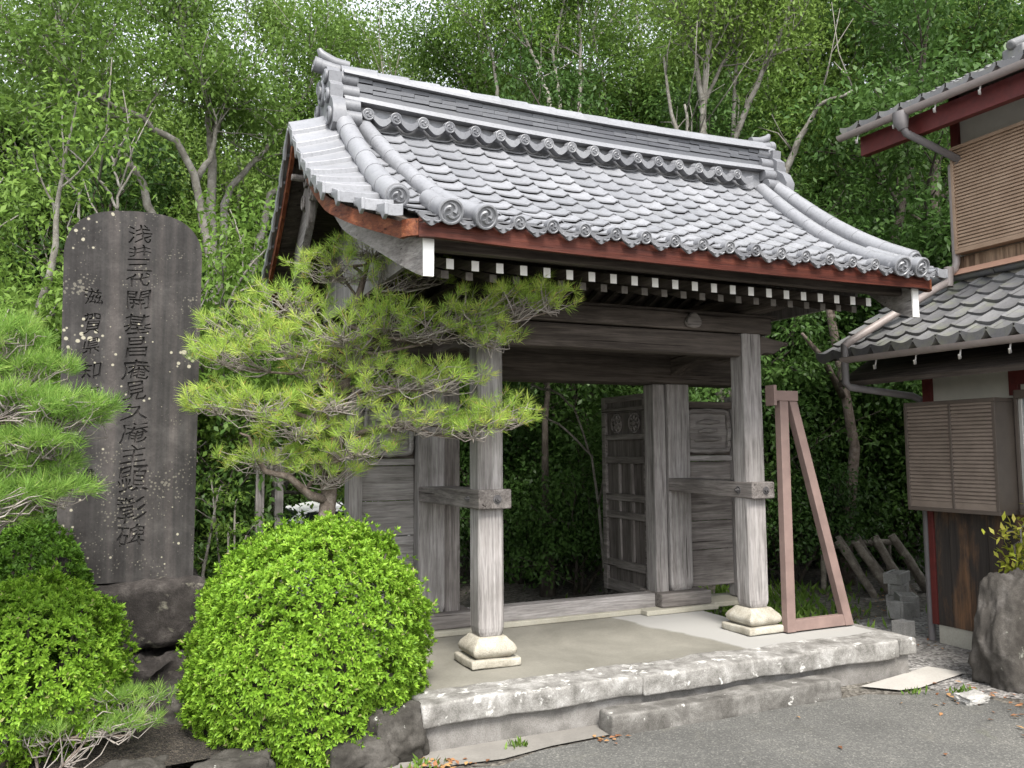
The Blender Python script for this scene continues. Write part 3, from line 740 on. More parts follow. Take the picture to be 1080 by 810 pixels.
for sg in (-1, 1):
    L = verge_path(0, sg); Rr = verge_path(1, sg)
    cor = []
    lx, ly, lz = L[-1]; ye = YR+sg*1.945
    for i in range(1, 7):
        a = i/6*math.pi/2; cor.append((lx+.16*(1-math.cos(a)), ly+(ye-ly)*math.sin(a), lz+(2.780-lz)*i/6))
    corR = [(MX(p[0]), p[1], p[2]) for p in cor]
    n = 16; mid = [(cor[-1][0]+(corR[-1][0]-cor[-1][0])*i/n, ye, 2.780+.02*abs(2*i/n-1)**3-.02) for i in range(1, n)]
    board(L+cor[:4], .10, .03, 'verge_board', red_y, roof); board(Rr+corR[:4], .10, .03, 'verge_board', red_y, roof)
    board(cor[3:]+mid+corR[3:][::-1], .115, .03, 'eave_board', red_x, roof)
    y0 = YR+sg*1.70
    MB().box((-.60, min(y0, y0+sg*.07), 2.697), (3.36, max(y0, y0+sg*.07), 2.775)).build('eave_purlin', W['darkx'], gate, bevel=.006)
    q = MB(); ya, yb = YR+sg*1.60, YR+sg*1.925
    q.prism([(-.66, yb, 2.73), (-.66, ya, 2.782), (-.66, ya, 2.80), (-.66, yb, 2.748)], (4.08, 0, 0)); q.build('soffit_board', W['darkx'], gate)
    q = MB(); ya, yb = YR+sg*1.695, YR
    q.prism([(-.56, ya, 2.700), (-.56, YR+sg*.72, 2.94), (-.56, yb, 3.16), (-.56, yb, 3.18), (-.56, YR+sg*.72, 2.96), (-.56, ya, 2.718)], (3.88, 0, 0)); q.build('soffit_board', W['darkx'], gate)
    for k in range(22):
        x = -.39+.1686*k
        lowrow = 0
        for ya, za, yb, zb, hh in ((YR+sg*1.625, 2.655, YR+sg*.86, 2.855, .034), (YR+sg*1.45, 2.626, YR+sg*.02, 3.12, .028)):
            if lowrow: x += .028
            lowrow += 1
            q = MB(); c = [(x-.024, ya, za-hh), (x+.024, ya, za-hh), (x+.024, yb, zb-hh), (x-.024, yb, zb-hh), (x-.024, ya, za+hh-.004), (x+.024, ya, za+hh-.004), (x+.024, yb, zb+hh-.004), (x-.024, yb, zb+hh-.004)]
            q.hexa(c)
            q.box((x-.0245, min(ya, ya+sg*.005), za-hh), (x+.0245, max(ya, ya+sg*.005), za+hh-.004), mi=1)
            q.build('rafter', [W['darky'], white_paint if lowrow == 1 else shaded_paint], gate)
    # barge boards with white painted ends
    for side in (0, 1):
        pts = []
        for i in range(23):
            t = 1.87*i/22; x = hx(t); z = (S(YR+sg*t)+droop(x, YR+sg*t)-.20-.10*(1-i/22))
            if i > 14: z += (2.615-(S(YR+sg*1.87)+droop(hx(1.87), YR+sg*1.87)-.20))*ease(i, 14, 22)
            pts.append(((MX(x) if side else x), YR+sg*t, z))
        hb = board(pts, lambda k: .34-.12*k, .06, 'barge_board', W['greyy'], gate)
        e = pts[-1]; q = MB(); q.hexa([(e[0]-.031, e[1]+sg*.001, e[2]-.108), (e[0]+.031, e[1]+sg*.001, e[2]-.108), (e[0]+.031, e[1]+sg*.012, e[2]-.106), (e[0]-.031, e[1]+sg*.012, e[2]-.106),
                      (e[0]-.034, e[1]+sg*.001, e[2]+.115), (e[0]+.034, e[1]+sg*.001, e[2]+.115), (e[0]+.034, e[1]+sg*.012, e[2]+.115), (e[0]-.034, e[1]+sg*.012, e[2]+.115)])
        q.build('painted_end', white_paint, hb)
# gable pendants
for side in (0, 1):
    m_ = (lambda p: (MX(p[0]), p[1], p[2])) if side else (lambda p: p)
    half = [(0, 3.78), (.10, 3.76), (.16, 3.68), (.13, 3.60), (.20, 3.55), (.24, 3.46), (.17, 3.40), (.10, 3.44), (.08, 3.36), (.05, 3.27), (0, 3.22)]
    q = MB(); q.prism([m_((-.975, YR+a, b)) for a, b in half]+[m_((-.975, YR-a, b)) for a, b in half[::-1] if 0 < a], (.05 if not side else -.05, 0, 0))
    for s in (-1, 1): q.torus(m_((-.98, YR+s*.15, 3.47)), (1, 0, 0), .05, .014, 12, 6)
    q.tube([m_((-.975, YR, 3.62)), m_((-1.0, YR, 3.62))], .075, 6); q.tube([m_((-1.0, YR, 3.62)), m_((-1.10, YR, 3.62))], .026, 10)
    q.build('gable_pendant', W['midz'], gate, bevel=.006)
    MB().box(m_((-.92 if not side else -.92, YR-.09, 3.55)), m_((-.60, YR+.09, 3.80))).build('ridge_purlin', W['darkx'], gate)

# ------------------------------------------------------------------ steel prop against the right pillar
st = thing('steel_brace', 'pinkish brown steel A-frame brace propping the right front pillar', 'brace', (2.76, -.03, 0))
MB().box((2.712, -.055, .005), (2.800, .012, 1.92)).build('post', pink_steel, st, bevel=.004)
MB().box((2.666, -.065, 1.89), (2.90, .022, 1.975)).build('top_bar', pink_steel, st, bevel=.004)
MB().box((2.634, -.075, 1.85), (2.664, .032, 2.02)).build('clamp_plate', pink_steel, st, bevel=.003)
MB().hexa([(3.345, -.055, .006), (3.435, -.055, .006), (3.435, .012, .006), (3.345, .012, .006), (2.815, -.055, 1.888), (2.898, -.055, 1.888), (2.898, .012, 1.888), (2.815, .012, 1.888)]).build('diagonal', pink_steel, st, bevel=.004)
MB().box((2.802, -.050, .008), (3.343, .008, .098)).build('bottom_bar', pink_steel, st, bevel=.004)
# ------------------------------------------------------------------ the house on the right
house = thing('house', 'two storey house with grey tiled roofs, slatted shutter cases and charred board wall', 'house', (5.2, -1.5, -.3))
YE = .13                                    # end wall
def roof_field(name, e0, e1, up, ncol, nrow, par, m, amp=.022, lip=.03):
    """tiles on a plane from eave line e0-e1, rising along the vector up"""
    e0, e1, up = Vector(e0), Vector(e1), Vector(up); ax = (e1-e0)/ncol; n = ax.cross(up).normalized()
    if n.z < 0: n = -n
    q = MB()
    for c in range(ncol):
        for r in range(nrow):
            q.cur = rng.random(); N = 8; a, b, l, u_ = [], [], [], []
            j = rng.uniform(-.004, .004)
            for i in range(N+1):
                u = i/N; h = -amp*math.sin(math.pi*min(1, u/.8)) + (amp*.8*math.sin(math.pi*(u-.8)/.2) if u > .8 else 0)
                p = e0+ax*(c+u*.99); bot = p+up*(r/nrow)+n*(h+lip+j); top = p+up*((r+1.06)/nrow)+n*(h+.002)
                a.append(top); b.append(bot); l.append(bot-n*.028+up.normalized()*.002); u_.append(bot-n*.03+up.normalized()*.06)
            k = N+1; q.add(a+b+l+u_, [(s*k+i, s*k+i+1, (s+1)*k+i+1, (s+1)*k+i) for s in range(3) for i in range(N)])
    return q.build(name, m, par, smooth=45, fix=False)
def scallops(name, e0, e1, ncol, par, m, drop=.07, out=(-1, 0, 0)):
    e0, e1, out = Vector(e0), Vector(e1), Vector(out); ax = (e1-e0)/ncol
    for c in range(ncol):
        q = MB(); q.cur = rng.random(); a, b, a2, b2 = [], [], [], []; N = 12
        for i in range(N+1):
            u = i/N; p = e0+ax*(c+.03+u*.94); h = .03-.030*math.sin(math.pi*u)
            a.append(p+Vector((0, 0, h))-out*.05); b.append(p+out*.03+Vector((0, 0, h+.004)))
            a2.append(p-out*.04+Vector((0, 0, h-.06))); b2.append(p+out*.034+Vector((0, 0, h-.030-drop*math.sin(math.pi*u)**.6)))
        k = N+1; q.add(a+b+b2+a2, [(s*k+i, s*k+i+1, (s+1)*k+i+1, (s+1)*k+i) for s in range(3) for i in range(N)]+[(3*k+i, 3*k+i+1, i+1, i) for i in range(N)])
        q.build(name, m, par, smooth=60)
# walls
MB().box((4.645, -9, -.32), (9.4, YE-.03, -.13)).build('foundation', found_m, house)
def charred():
    m, nt, b = mat('charred_boards'); v = coords(nt, (1, 30, 1.0)); v0 = coords(nt)
    g = noise(nt, v, 1.0, 8, .7, .5); n = noise(nt, coords(nt, (1, 5, 1.3)), 1.0, 5, .65)
    c = ramp(nt, g, [(.3, (.010, .008, .007)), (.6, (.035, .027, .022)), (.8, (.07, .05, .038))])
    c = mix(nt, ramp(nt, n, [(.47, (0, 0, 0)), (.66, (1, 1, 1))]), c, ramp(nt, g, [(.35, (.075, .038, .017)), (.65, (.19, .10, .05))]))
    nt.links.new(c, b.inputs['Base Color']); b.inputs['Roughness'].default_value = .8; bump(nt, b, g, .5, .006); return m
char_m = charred()
q = MB(); y = YE
while y > -4.5:
    y2 = y-.19; q.box((4.632, y2+.002, -.128), (4.66+.004*(int(y*37) % 2), y-.002, .95)); y = y2
q.build('board_wall', char_m, house, bevel=.002)
MB().box((4.665, -9, -.13), (9.4, YE, 2.60)).build('plaster_wall', plaster, house)
MB().box((4.622, .055, .99), (4.70, .142, 2.55)).build('corner_post', bengara, house, bevel=.003)
MB().box((4.612, .085, -.127), (4.672, .142, .985)).build('corner_post', bengara, house, bevel=.003)
MB().box((4.618, -4.5, 2.02), (4.70, -.78, 2.17)).build('wall_beam', bengara, house, bevel=.003)
MB().box((4.625, -.79, 1.93), (4.70, -.71, 2.60)).build('wall_post', bengara, house, bevel=.003)
def shutter_case(y0, y1, z0, z1, x0, x1, m, base_h, pitch):
    c = MB().box((x0+.022, y1+.01, z0+.01), (x1, y0-.01, z1-.01)).build('shutter_case', m, house)
    f = MB(); t = .030
    f.box((x0-.004, y1, z0-.004), (x1-.01, y0, z0+t)); f.box((x0-.004, y1, z1-t), (x1-.01, y0, z1+.004))
    f.box((x0-.006, y0-t, z0+t+.001), (x1-.01, y0+.001, z1-t-.001)); f.box((x0-.006, y1-.001, z0+t+.001), (x1-.01, y1+t, z1-t-.001))
    ym = (y0+y1)/2-.02; f.box((x0-.004, ym-.012, z0+t+.001), (x0+.02, ym+.012, z1-t-.001))
    f.build('case_frame', bronze_al if m is slats_low else slats_m, c, bevel=.003)
    s = MB(); z = z0+t+base_h
    s.box((x0+.006, y1+t, z0+t), (x0+.021, y0-t, z0+t+base_h-.004))
    while z < z1-t-.01:
        s.hexa([(x0+.004, y1+t, z), (x0+.020, y1+t, z+.004), (x0+.020, y0-t, z+.004), (x0+.004, y0-t, z),
                (x0+.006, y1+t, z+pitch*.55), (x0+.020, y1+t, z+pitch*.92), (x0+.020, y0-t, z+pitch*.92), (x0+.006, y0-t, z+pitch*.55)]); z += pitch
    s.build('slat_panel', m, c)
shutter_case(.15, -.75, .93, 1.905, 4.38, 4.63, slats_low, .06, .0335)
shutter_case(.055, -1.75, 3.37, 4.42, 5.06, 5.195, slats_m, .02, .0335)
wf = MB(); wf.box((4.60, -.795, .93), (4.632, -.762, 1.97)); wf.box((4.56, -2.6, 1.90), (4.632, -.797, 1.97)); wf.box((4.56, -2.6, .93), (4.632, -.797, .985))
wfo = wf.build('window', bronze_al, house, bevel=.004)
q = MB(); q.box((4.605, -1.62, .987), (4.628, -1.575, 1.898)); q.box((4.605, -.83, .987), (4.628, -.797, 1.898)); q.build('sash', hook_m, wfo, bevel=.003)
MB().box((4.634, -2.6, .987), (4.642, -.80, 1.898)).build('pane', frosted, wfo)
# upper storey
MB().box((5.20, -9, 2.61), (9.4, YE-.02, 5.0)).build('upper_wall', plaster, house)
MB().box((5.165, .035, 4.43), (5.25, .122, 4.98)).build('corner_post', bengara, house, bevel=.003)
old_b = wood('old_boards', 'z', (.05, .035, .026), (.17, .11, .07), (.40, .29, .20))
q = MB(); y = .10
while y > -4.5:
    q.box((5.165, y-.168, 3.235), (5.19+.004*(int(y*31) % 2), y, 3.355)); y -= .17
q.build('skirt_board', old_b, house, bevel=.002)
peach = simple('copper_flashing', (.40, .235, .165), .5, .1, 6)
MB().hexa([(5.06, -9, 3.165), (5.19, -9, 3.165), (5.19, .12, 3.165), (5.06, .12, 3.165), (5.12, -9, 3.228), (5.19, -9, 3.228), (5.19, .12, 3.228), (5.12, .12, 3.228)]).build('flashing', peach, house)
# lower roof
lr = MB().prism([(3.98, .70, 2.36), (3.98, .70, 2.335), (5.22, .70, 3.055), (5.22, .70, 3.08)], (0, -9, 0)).build('lower_roof', W['darkx'], house)
roof_field('tile_slope', (3.93, .74, 2.375), (3.93, -6.01, 2.375), (1.29, 0, .745), 30, 6, lr, tile_h)
scallops('eave_tile', (3.925, .74, 2.40), (3.925, -4.66, 2.40), 24, lr, tile_h, .06)
q = MB()
for k in range(9):
    y = .70-.5*k; q.cur = rng.random(); q.tube([(5.15, y, 3.165), (5.15, y-.49, 3.165)], .05, 10)
q.build('roof_top_tile', tile_h, lr, smooth=60)
MB().box((4.02, -8, 2.22), (4.60, .62, 2.27), rot=(0, -.50, 0)).build('eave_soffit', W['darky'], lr)
# upper roof
urp = [(4.52, .80, 4.74), (4.52, .80, 4.715), (6.3, .80, 5.605), (6.3, .80, 5.63)]
ur = MB().prism(urp, (.6, -9, 0)).build('upper_roof', W['darkx'], house)
roof_field('tile_slope', (4.48, .84, 4.755), (4.88, -5.8, 4.755), (1.9, 0, .95), 28, 8, ur, tile_h)
scallops('eave_tile', (4.475, .84, 4.785), (4.72, -3.2, 4.785), 17, ur, tile_h, .05)
q = MB(); q.box((5.3, -.58, 5.14), (5.62, -.36, 5.27)); q.tube([(5.27, -.47, 5.27), (5.7, -.47, 5.47)], .05, 10); q.build('roof_ridge_end', tile_h, ur, bevel=.02, smooth=50)
MB().prism([(4.60, .72, 4.50), (4.68, .72, 4.50), (4.68, .72, 4.70), (4.60, .72, 4.70)], (.35, -6, 0)).build('eave_beam', bengara, ur, bevel=.004)
MB().prism([(4.70, .66, 4.735), (5.22, .66, 4.95), (5.22, .66, 4.93), (4.70, .66, 4.715)], (.3, -6, 0)).build('eave_soffit', bengara, ur)
# gutters, hooks and down pipes
def gutter(a, b):
    a, b = Vector(a), Vector(b); d = (b-a).normalized(); side = d.cross(Vector((0, 0, 1))).normalized(); secs = []
    for p in (a, b):
        o = [p+side*.052*math.cos(t)+Vector((0, 0, -.052*math.sin(t))) for t in [math.pi*i/8 for i in range(9)]]
        secs.append(o+[p+side*.045*math.cos(t)+Vector((0, 0, -.045*math.sin(t))) for t in [math.pi*(8-i)/8 for i in range(9)]])
    q = MB(); q.strip(secs); return q.build('gutter', gutter_m, house, smooth=50)
g1 = gutter((3.865, .36, 2.335), (3.865, -6, 2.30)); g2 = gutter((4.43, .83, 4.715), (4.70, -3.6, 4.70))
for g, pts in ((g1, [(3.865, .0-.42*k, 2.29) for k in range(5)]), (g2, [(4.44+.026*k, .62-.43*k, 4.66) for k in range(5)])):
    for x, y, z in pts:
        q = MB(); q.tube([(x+.03, y, z+.03), (x+.01, y, z-.055), (x+.0, y-.01, z-.085), (x-.03, y-.02, z-.09), (x-.045, y-.03, z-.06)], .008, 6); q.build('gutter_hook', hook_m, g, smooth=60)
q = MB(); q.tube([(4.46, .10, 4.70), (4.46, .10, 4.60), (4.48, .09, 4.54)], [.075, .07, .045], 10); q.tube([(4.48, .09, 4.55), (4.50, .08, 4.50), (5.08, -.02, 4.29), (5.115, .075, 4.25)], .036, 10)
q.build('down_pipe', pipe_m, house, smooth=50)
q = MB(); q.tube([(5.115, .085, 4.27), (5.115, .085, 3.30), (5.09, .09, 3.22), (5.02, .10, 3.18)], .036, 10); q.tube([(5.02, .10, 3.24), (5.0, .10, 3.05)], .045, 10)
q.tube([(5.0, .10, 3.09), (4.9, .12, 3.045), (3.90, .335, 2.475), (3.86, .34, 2.44)], .037, 10); q.build('down_pipe', gutter_m, house, smooth=50)
q = MB(); q.tube([(3.865, .34, 2.46), (3.865, .34, 2.10), (3.90, .33, 2.06), (4.58, .215, 1.985), (4.66, .20, 1.95), (4.67, .20, 1.88), (4.67, .20, -.29)], .034, 10); q.build('down_pipe', pipe_m, house, smooth=50)

# ------------------------------------------------------------------ the inscribed monument
mon = thing('stone_monument', 'tall dark inscribed stone slab with rounded top on a rough stone base', 'monument', (-2.18, .84, 0))
def outline(y):
    xl, xr, zb = -2.607, -1.755, .652; pts = [(xl+.02, y, zb), (xr-.01, y, zb)]
    for i in range(29):
        a = math.pi*i/28; c, s = math.cos(a), math.sin(a)
        e = .62; px = math.copysign(abs(c)**e, c); pz = s**.92
        pts.append(((xl+xr)/2+(xr-xl)/2*px, y, 2.84+.30*pz-.03*(px < 0)*abs(px)))
    return pts
q = MB(); q.prism(outline(.70), (0, .27, 0)); slab = q.build('slab', monument_m, mon)
def glyph(ch, cx, cz, w_, h_, boldness):
    c = bpy.data.curves.new('inscription', 'FONT'); c.body = ch; c.extrude = .03; c.offset = boldness; c.resolution_u = 3
    o = bpy.data.objects.new('inscription', c); COL.objects.link(o)
    dg = bpy.context.evaluated_depsgraph_get(); me = bpy.data.meshes.new_from_object(o.evaluated_get(dg)); bpy.data.objects.remove(o)
    b = bmesh.new(); b.from_mesh(me); bmesh.ops.remove_doubles(b, verts=b.verts, dist=2e-4); b.to_mesh(me); b.free()
    co = np.array([v.co[:] for v in me.vertices]); lo, hi = co.min(0), co.max(0); out = []
    sx, sz = w_/(hi[0]-lo[0]), h_/(hi[1]-lo[1])
    for x, y, z in co:
        X, Zz = cx+(x-(lo[0]+hi[0])/2)*sx, cz+(y-(lo[1]+hi[1])/2)*sz
        X += .006*math.sin(Zz*47+cx*9)+.003*math.sin(Zz*131); Zz += .006*math.sin(X*53+cz*7)+(X-cx)*.10   # brush written slant
        out.append((X, .70+(-.02 if z > 0 else .018), Zz))
    fs = [tuple(p.vertices) for p in me.polygons]; bpy.data.meshes.remove(me); return out, fs
def zpy(p): return 3.12-(p-225)*.006357
cut = MB()
for ch, a, b, wd in (('浅', 237, 256, 25), ('井', 259, 271, 24), ('三', 274, 287, 27), ('代', 289, 304, 25), ('開', 308, 328, 26), ('基', 333, 354, 29), ('昌', 357, 378, 22), ('庵', 382, 403, 29),
                     ('見', 405, 425, 24), ('久', 428, 446, 30), ('庵', 448, 469, 29), ('主', 472, 490, 27), ('顕', 494, 521, 31), ('彰', 525, 552, 31), ('碑', 555, 578, 30)):
    v, f = glyph(ch, -2.155, zpy((a+b)/2), wd*.00575, (b-a)*.006357, 0); cut.add(v, f)
for ch, a, b, wd in (('滋', 309, 325, 19), ('賀', 334, 356, 18), ('県', 361, 377, 18), ('知', 386, 403, 20), ('事', 411, 429, 20), ('書', 496, 514, 17)):
    v, f = glyph(ch, -2.425, zpy((a+b)/2), wd*.00575, (b-a)*.006357, 0); cut.add(v, f)
cutter = cut.build('inscription_cutter', monument_m)
cutter.hide_render = True
bm_ = slab.modifiers.new('engrave', 'BOOLEAN'); bm_.operation = 'DIFFERENCE'; bm_.object = cutter; bm_.solver = 'EXACT'; bm_.use_self = True
dg = bpy.context.evaluated_depsgraph_get(); cutter.location = -Vector((0, 0, 0)); bpy.context.view_layer.update()
dg = bpy.context.evaluated_depsgraph_get(); me2 = bpy.data.meshes.new_from_object(slab.evaluated_get(dg)); slab.modifiers.clear(); slab.data = me2
bpy.data.objects.remove(cutter)
md = slab.modifiers.new('bevel', 'BEVEL'); md.width = .012; md.segments = 2; md.limit_method = 'ANGLE'; md.angle_limit = R(75)
slab.modifiers.clear()
rough_block((-2.74, .60, .22), (-1.68, 1.30, .648), 12, seed=21, amp=.035, round_=.07).build('base_stone', mbase_m, mon, smooth=60)
rough_block((-2.85, .50, -.28), (-1.72, 1.38, .20), 12, seed=22, amp=.055, round_=.09).build('base_stone', mbase_m, mon, smooth=60)

# ------------------------------------------------------------------ loose stones
def boulder(name, label, cat, c, r, seed, m, rough=.22, taper=0, group=None):
    from mathutils import noise as mn
    bm = bmesh.new(); bmesh.ops.create_icosphere(bm, subdivisions=5, radius=1)
    for v in bm.verts:
        p = v.co.copy(); k = (1/max(abs(p.x), abs(p.y), abs(p.z)))**.55; p *= k
        p *= 1+rough*mn.noise(p*1.1+Vector((seed*3.7, seed, 0)))+rough*.5*mn.noise(p*2.7+Vector((0, seed*2.1, seed)))+.06*mn.noise(p*6)+.045*abs(mn.noise(p*13+Vector((seed, 0, 0))))+.02*mn.noise(p*25)
        f = 1-taper*(p.z+1)/2
        v.co = Vector((c[0]+p.x*r[0]*f, c[1]+p.y*r[1]*f, c[2]+p.z*r[2]))
    q = MB(); bm.verts.index_update(); q.add([tuple(v.co) for v in bm.verts], [tuple(l.vert.index for l in f.loops) for f in bm.faces]); bm.free()
    o = q.build(name, m, smooth=180); return tag(o, label, cat, group)
boulder('standing_stone', 'upright dark weathered natural stone standing before the house wall', 'stone', (4.02, -1.08, .07), (.36, .24, .46), 4, rock_m, .16, .36)
boulder('loose_stone', 'small pale flat stone lying at the foot of the standing stone', 'stone', (3.26, -1.26, -.27), (.12, .07, .045), 5, cblock_m)
# rough stones along the edge of the bed
BS = [((-1.62, -0.48, -0.29), (.24, .14, .13), 38, 'edging stone just left of the foot of the round bright azalea'),
      ((-.70, -.52, -.16), (.17, .15, .17), 31, 'dark rough edging stone against the platform corner'),
      ((-.94, -0.56, -0.26), (.20, .14, .15), 32, 'lichen patched edging stone under the right side of the round azalea'),
      ((-2.12, -0.42, -0.28), (.23, .13, .14), 35, 'long edging stone under the low pine boughs'),
      ((-2.55, -0.40, -0.28), (.24, .13, .13), 36, 'edging stone with white lichen at the lower left corner'),
      ((-1.82, .16, -.05), (.16, .14, .16), 37, 'brown mossy rock beside the monument base and the round azalea')]
for c, r, s_, l in BS: boulder('edging_stone', l, 'stone', c, r, s_, bed_rock, .25, .1, 'rough stones edging the planted bed')

# ------------------------------------------------------------------ plants
def leaf_mesh(name, P, D, Nn, ln, wd, m, parent, nr, fold=.18, tint=None, droop=.0, root=None):
    """rhombic folded leaves: base P, direction D, normal Nn (all N x 3)"""
    n = len(P); D = D/np.linalg.norm(D, axis=1, keepdims=True)
    Sd = np.cross(D, Nn); Sd /= (np.linalg.norm(Sd, axis=1, keepdims=True)+1e-9); Un = np.cross(Sd, D)
    ln = np.broadcast_to(np.asarray(ln, float), (n,))[:, None]; wd = np.broadcast_to(np.asarray(wd, float), (n,))[:, None]
    mid = P+D*ln*.45
    V = np.stack([P, mid+Sd*wd*.5+Un*wd*fold, P+D*ln-Un*ln*droop, mid-Sd*wd*.5+Un*wd*fold], 1).reshape(-1, 3)
    me = bpy.data.meshes.new(name)
    me.vertices.add(n*4); me.vertices.foreach_set('co', V.astype(np.float32).ravel())
    me.loops.add(n*4); me.loops.foreach_set('vertex_index', np.arange(n*4, dtype=np.int32))
    me.polygons.add(n); me.polygons.foreach_set('loop_start', np.arange(0, n*4, 4, dtype=np.int32))
    if tint is None: tint = nr.random(n)
    me.attributes.new('tint', 'FLOAT', 'FACE').data.foreach_set('value', tint.astype(np.float32))
    me.materials.append(m); me.update(calc_edges=True)
    o = bpy.data.objects.new(name, me); COL.objects.link(o)
    if parent is not None: o.parent = parent
    return o
def unit(nr, n):
    v = nr.normal(size=(n, 3)); return v/np.linalg.norm(v, axis=1, keepdims=True)

def grow(nr, q, p, d, L, r, depth, maxd, tips, spread, nkid, up=.15, wob=.18, first=.35, kl=(1, 1, 1)):
    n = 6; pts = [Vector(p)]; rad = [r]; d = Vector(d).normalized()
    for i in range(n):
        d = (d+Vector(nr.normal(size=3))*wob*.5+Vector((0, 0, up*.25))).normalized()
        pts.append(pts[-1]+d*L/n); rad.append(max(.006, r*(1-.62*(i+1)/n)))
    q.tube(pts, rad, 8 if depth == 0 else 6 if depth == 1 else 4, caps=False)
    if depth == maxd:
        for k in (3, 5, 6): tips.append((pts[k], d))
        return
    for k in range(nkid[depth]):
        f = first+(1-first)*(k+.6)/nkid[depth]; i = min(n-1, int(f*n)); g = f*n-i
        b = pts[i].lerp(pts[min(n, i+1)], min(1, g)); rb = rad[i]*.62
        a = k*2.4+nr.random()*1.2; o1 = d.orthogonal().normalized(); o2 = d.cross(o1)
        s = spread[depth]*(.8+.4*nr.random()); nd = d*math.cos(s)+(o1*math.cos(a)+o2*math.sin(a))*math.sin(s)
        grow(nr, q, b, nd, L*kl[depth]*(.50+.28*nr.random())*(1.15-.5*f if depth == 0 else 1), rb*(.6+.4*kl[depth]), depth+1, maxd, tips, spread, nkid, up, wob, .3, kl)
    grow(nr, q, pts[-1], d, L*.55*(.4+.6*kl[depth]), rad[-1], min(depth+1, maxd), maxd, tips, spread, nkid, up, wob, .3, kl)

def masses(nr, C_, cell, keep):
    key = np.floor(C_/np.array([cell, cell, cell*.6])+nr.random(3)).astype(int); _, inv = np.unique(key, axis=0, return_inverse=True); inv = inv.ravel()
    n = inv.max()+1; on = nr.random(n) < keep; tone = nr.random(n); ok = on[inv]
    if ok.sum() < 10: ok[:] = True
    return C_[ok], (tone[inv]*.75+nr.random(len(inv))*.25)[ok]
def tree(name, seed, trunk, stems, maxd, nkid, spread, lm, bm_, nleaf, lsize, sig, up=.15, wob=.18, first=.35, parts=('trunk', 'crown'), kl=(1, 1, 1), cell=1.35, keep=.56):
    """stems: list of (base offset, direction, length, radius)"""
    nr = np.random.default_rng(seed); root = thing(name, 'tree', 'tree'); tips = []
    q = MB()
    for b, d, L, r in stems: grow(nr, q, b, d, L, r, 0, maxd, tips, spread, nkid, up, wob, first, kl)
    q.build(parts[0], bm_, root, smooth=180, fix=False)
    C_ = np.array([t[0][:] for t in tips]); C_, tone = masses(nr, C_, cell, keep); k = len(C_); per = max(1, nleaf//k)
    clump = np.repeat(tone, per)
    P = np.repeat(C_, per, 0)+nr.normal(size=(k*per, 3))*np.array(sig)*np.repeat(.6+.8*nr.random(k), per)[:, None]
    out = P-np.repeat(C_, per, 0)
    on = out/(np.array(sig)*1.5); on /= np.linalg.norm(on, axis=1, keepdims=True)+1e-6
    D = on*.6+unit(nr, k*per)*.7; D[:, 2] -= .3
    Nn = unit(nr, k*per)*.30+on*.75; Nn[:, 2] += .6
    t = np.clip(.68*clump+.32*nr.random(k*per), 0, 1)
    leaf_mesh(parts[1], P, D, Nn, lsize*nr.uniform(.7, 1.3, k*per), lsize*.46*nr.uniform(.8, 1.2, k*per), lm, root, nr, tint=t)
    return root
def place(proto, x, y, rot, sc, label, cat='tree', group=None, first=False, name=None, scz=None):
    o = proto if first else copy_tree(proto)
    o.location = (x, y, gz(x, y)-.03); o.rotation_euler = (0, 0, R(rot)); o.scale = (sc, sc, scz or sc)
    tag(o, label, cat, group); return o
def spot(px, d):
    a = psi+math.atan((px-540)/873); return EYE.x+d*math.sin(a), EYE.y+d*math.cos(a)

V3 = lambda *a: Vector(a)
# kinds of tree
broad = tree('broadleaf_tree', 11, 0, [((0, 0, 0), (.05, 0, 1), 8.0, .23), ((.1, .05, 0), (-.26, .05, 1), 7.6, .16), ((-.05, .1, 0), (.30, .1, 1), 7.8, .15)], 3, (7, 4, 2), (.75, .7, .7), leaf_mid, bark, 105000, .10, (.36, .36, .15), first=.40, kl=(.60, .8, .9))
fan = tree('multi_stem_tree', 23, 0, [((0, 0, 0), (.04, 0, 1), 9.2, .20), ((.12, 0, 0), (.20, .05, 1), 9.0, .15), ((-.1, 0, 0), (-.12, .05, 1), 9.0, .12), ((.05, .1, 0), (.42, .1, 1), 8.0, .13), ((.0, .1, 0), (-.30, .1, 1), 8.0, .10)], 3, (6, 3, 2), (.5, .65, .7), leaf_mid, bark, 90000, .10, (.38, .38, .15), first=.56, kl=(.50, .8, .9))
ever = tree('evergreen_tree', 37, 0, [((0, 0, 0), (0, .05, 1), 5.4, .18), ((.2, 0, 0), (.25, -.1, 1), 4.4, .10)], 3, (10, 4, 2), (1.2, .7, .7), leaf_dark, bark_dark, 52000, .10, (.30, .30, .14), up=.05, first=.06, kl=(.52, .8, .9), cell=1.0, keep=.72)
fresh = tree('maple_tree', 41, 0, [((0, 0, 0), (0, 0, 1), 2.1, .07), ((.1, 0, 0), (.35, .1, 1), 2.0, .05), ((0, .1, 0), (-.4, 0, 1), 1.9, .05)], 3, (6, 4, 2), (.9, .75, .7), leaf_light, bark, 26000, .065, (.20, .20, .08), up=.02, first=.5, kl=(.8, .8, .8), cell=.6, keep=.75)
shrub = tree('evergreen_shrub', 53, 0, [((0, 0, 0), (.1, 0, 1), 1.3, .035), ((.1, 0, 0), (.6, .1, 1), 1.2, .03), ((0, .1, 0), (-.6, .2, 1), 1.2, .03), ((0, 0, 0), (0, -.6, 1), 1.1, .03)], 2, (6, 4), (.8, .8), leaf_dark, bark_dark, 12000, .075, (.17, .17, .09), first=.1, parts=('stem', 'foliage'), kl=(.8, .9), cell=.45, keep=.8)
tag(shrub, 'evergreen shrub', 'shrub')
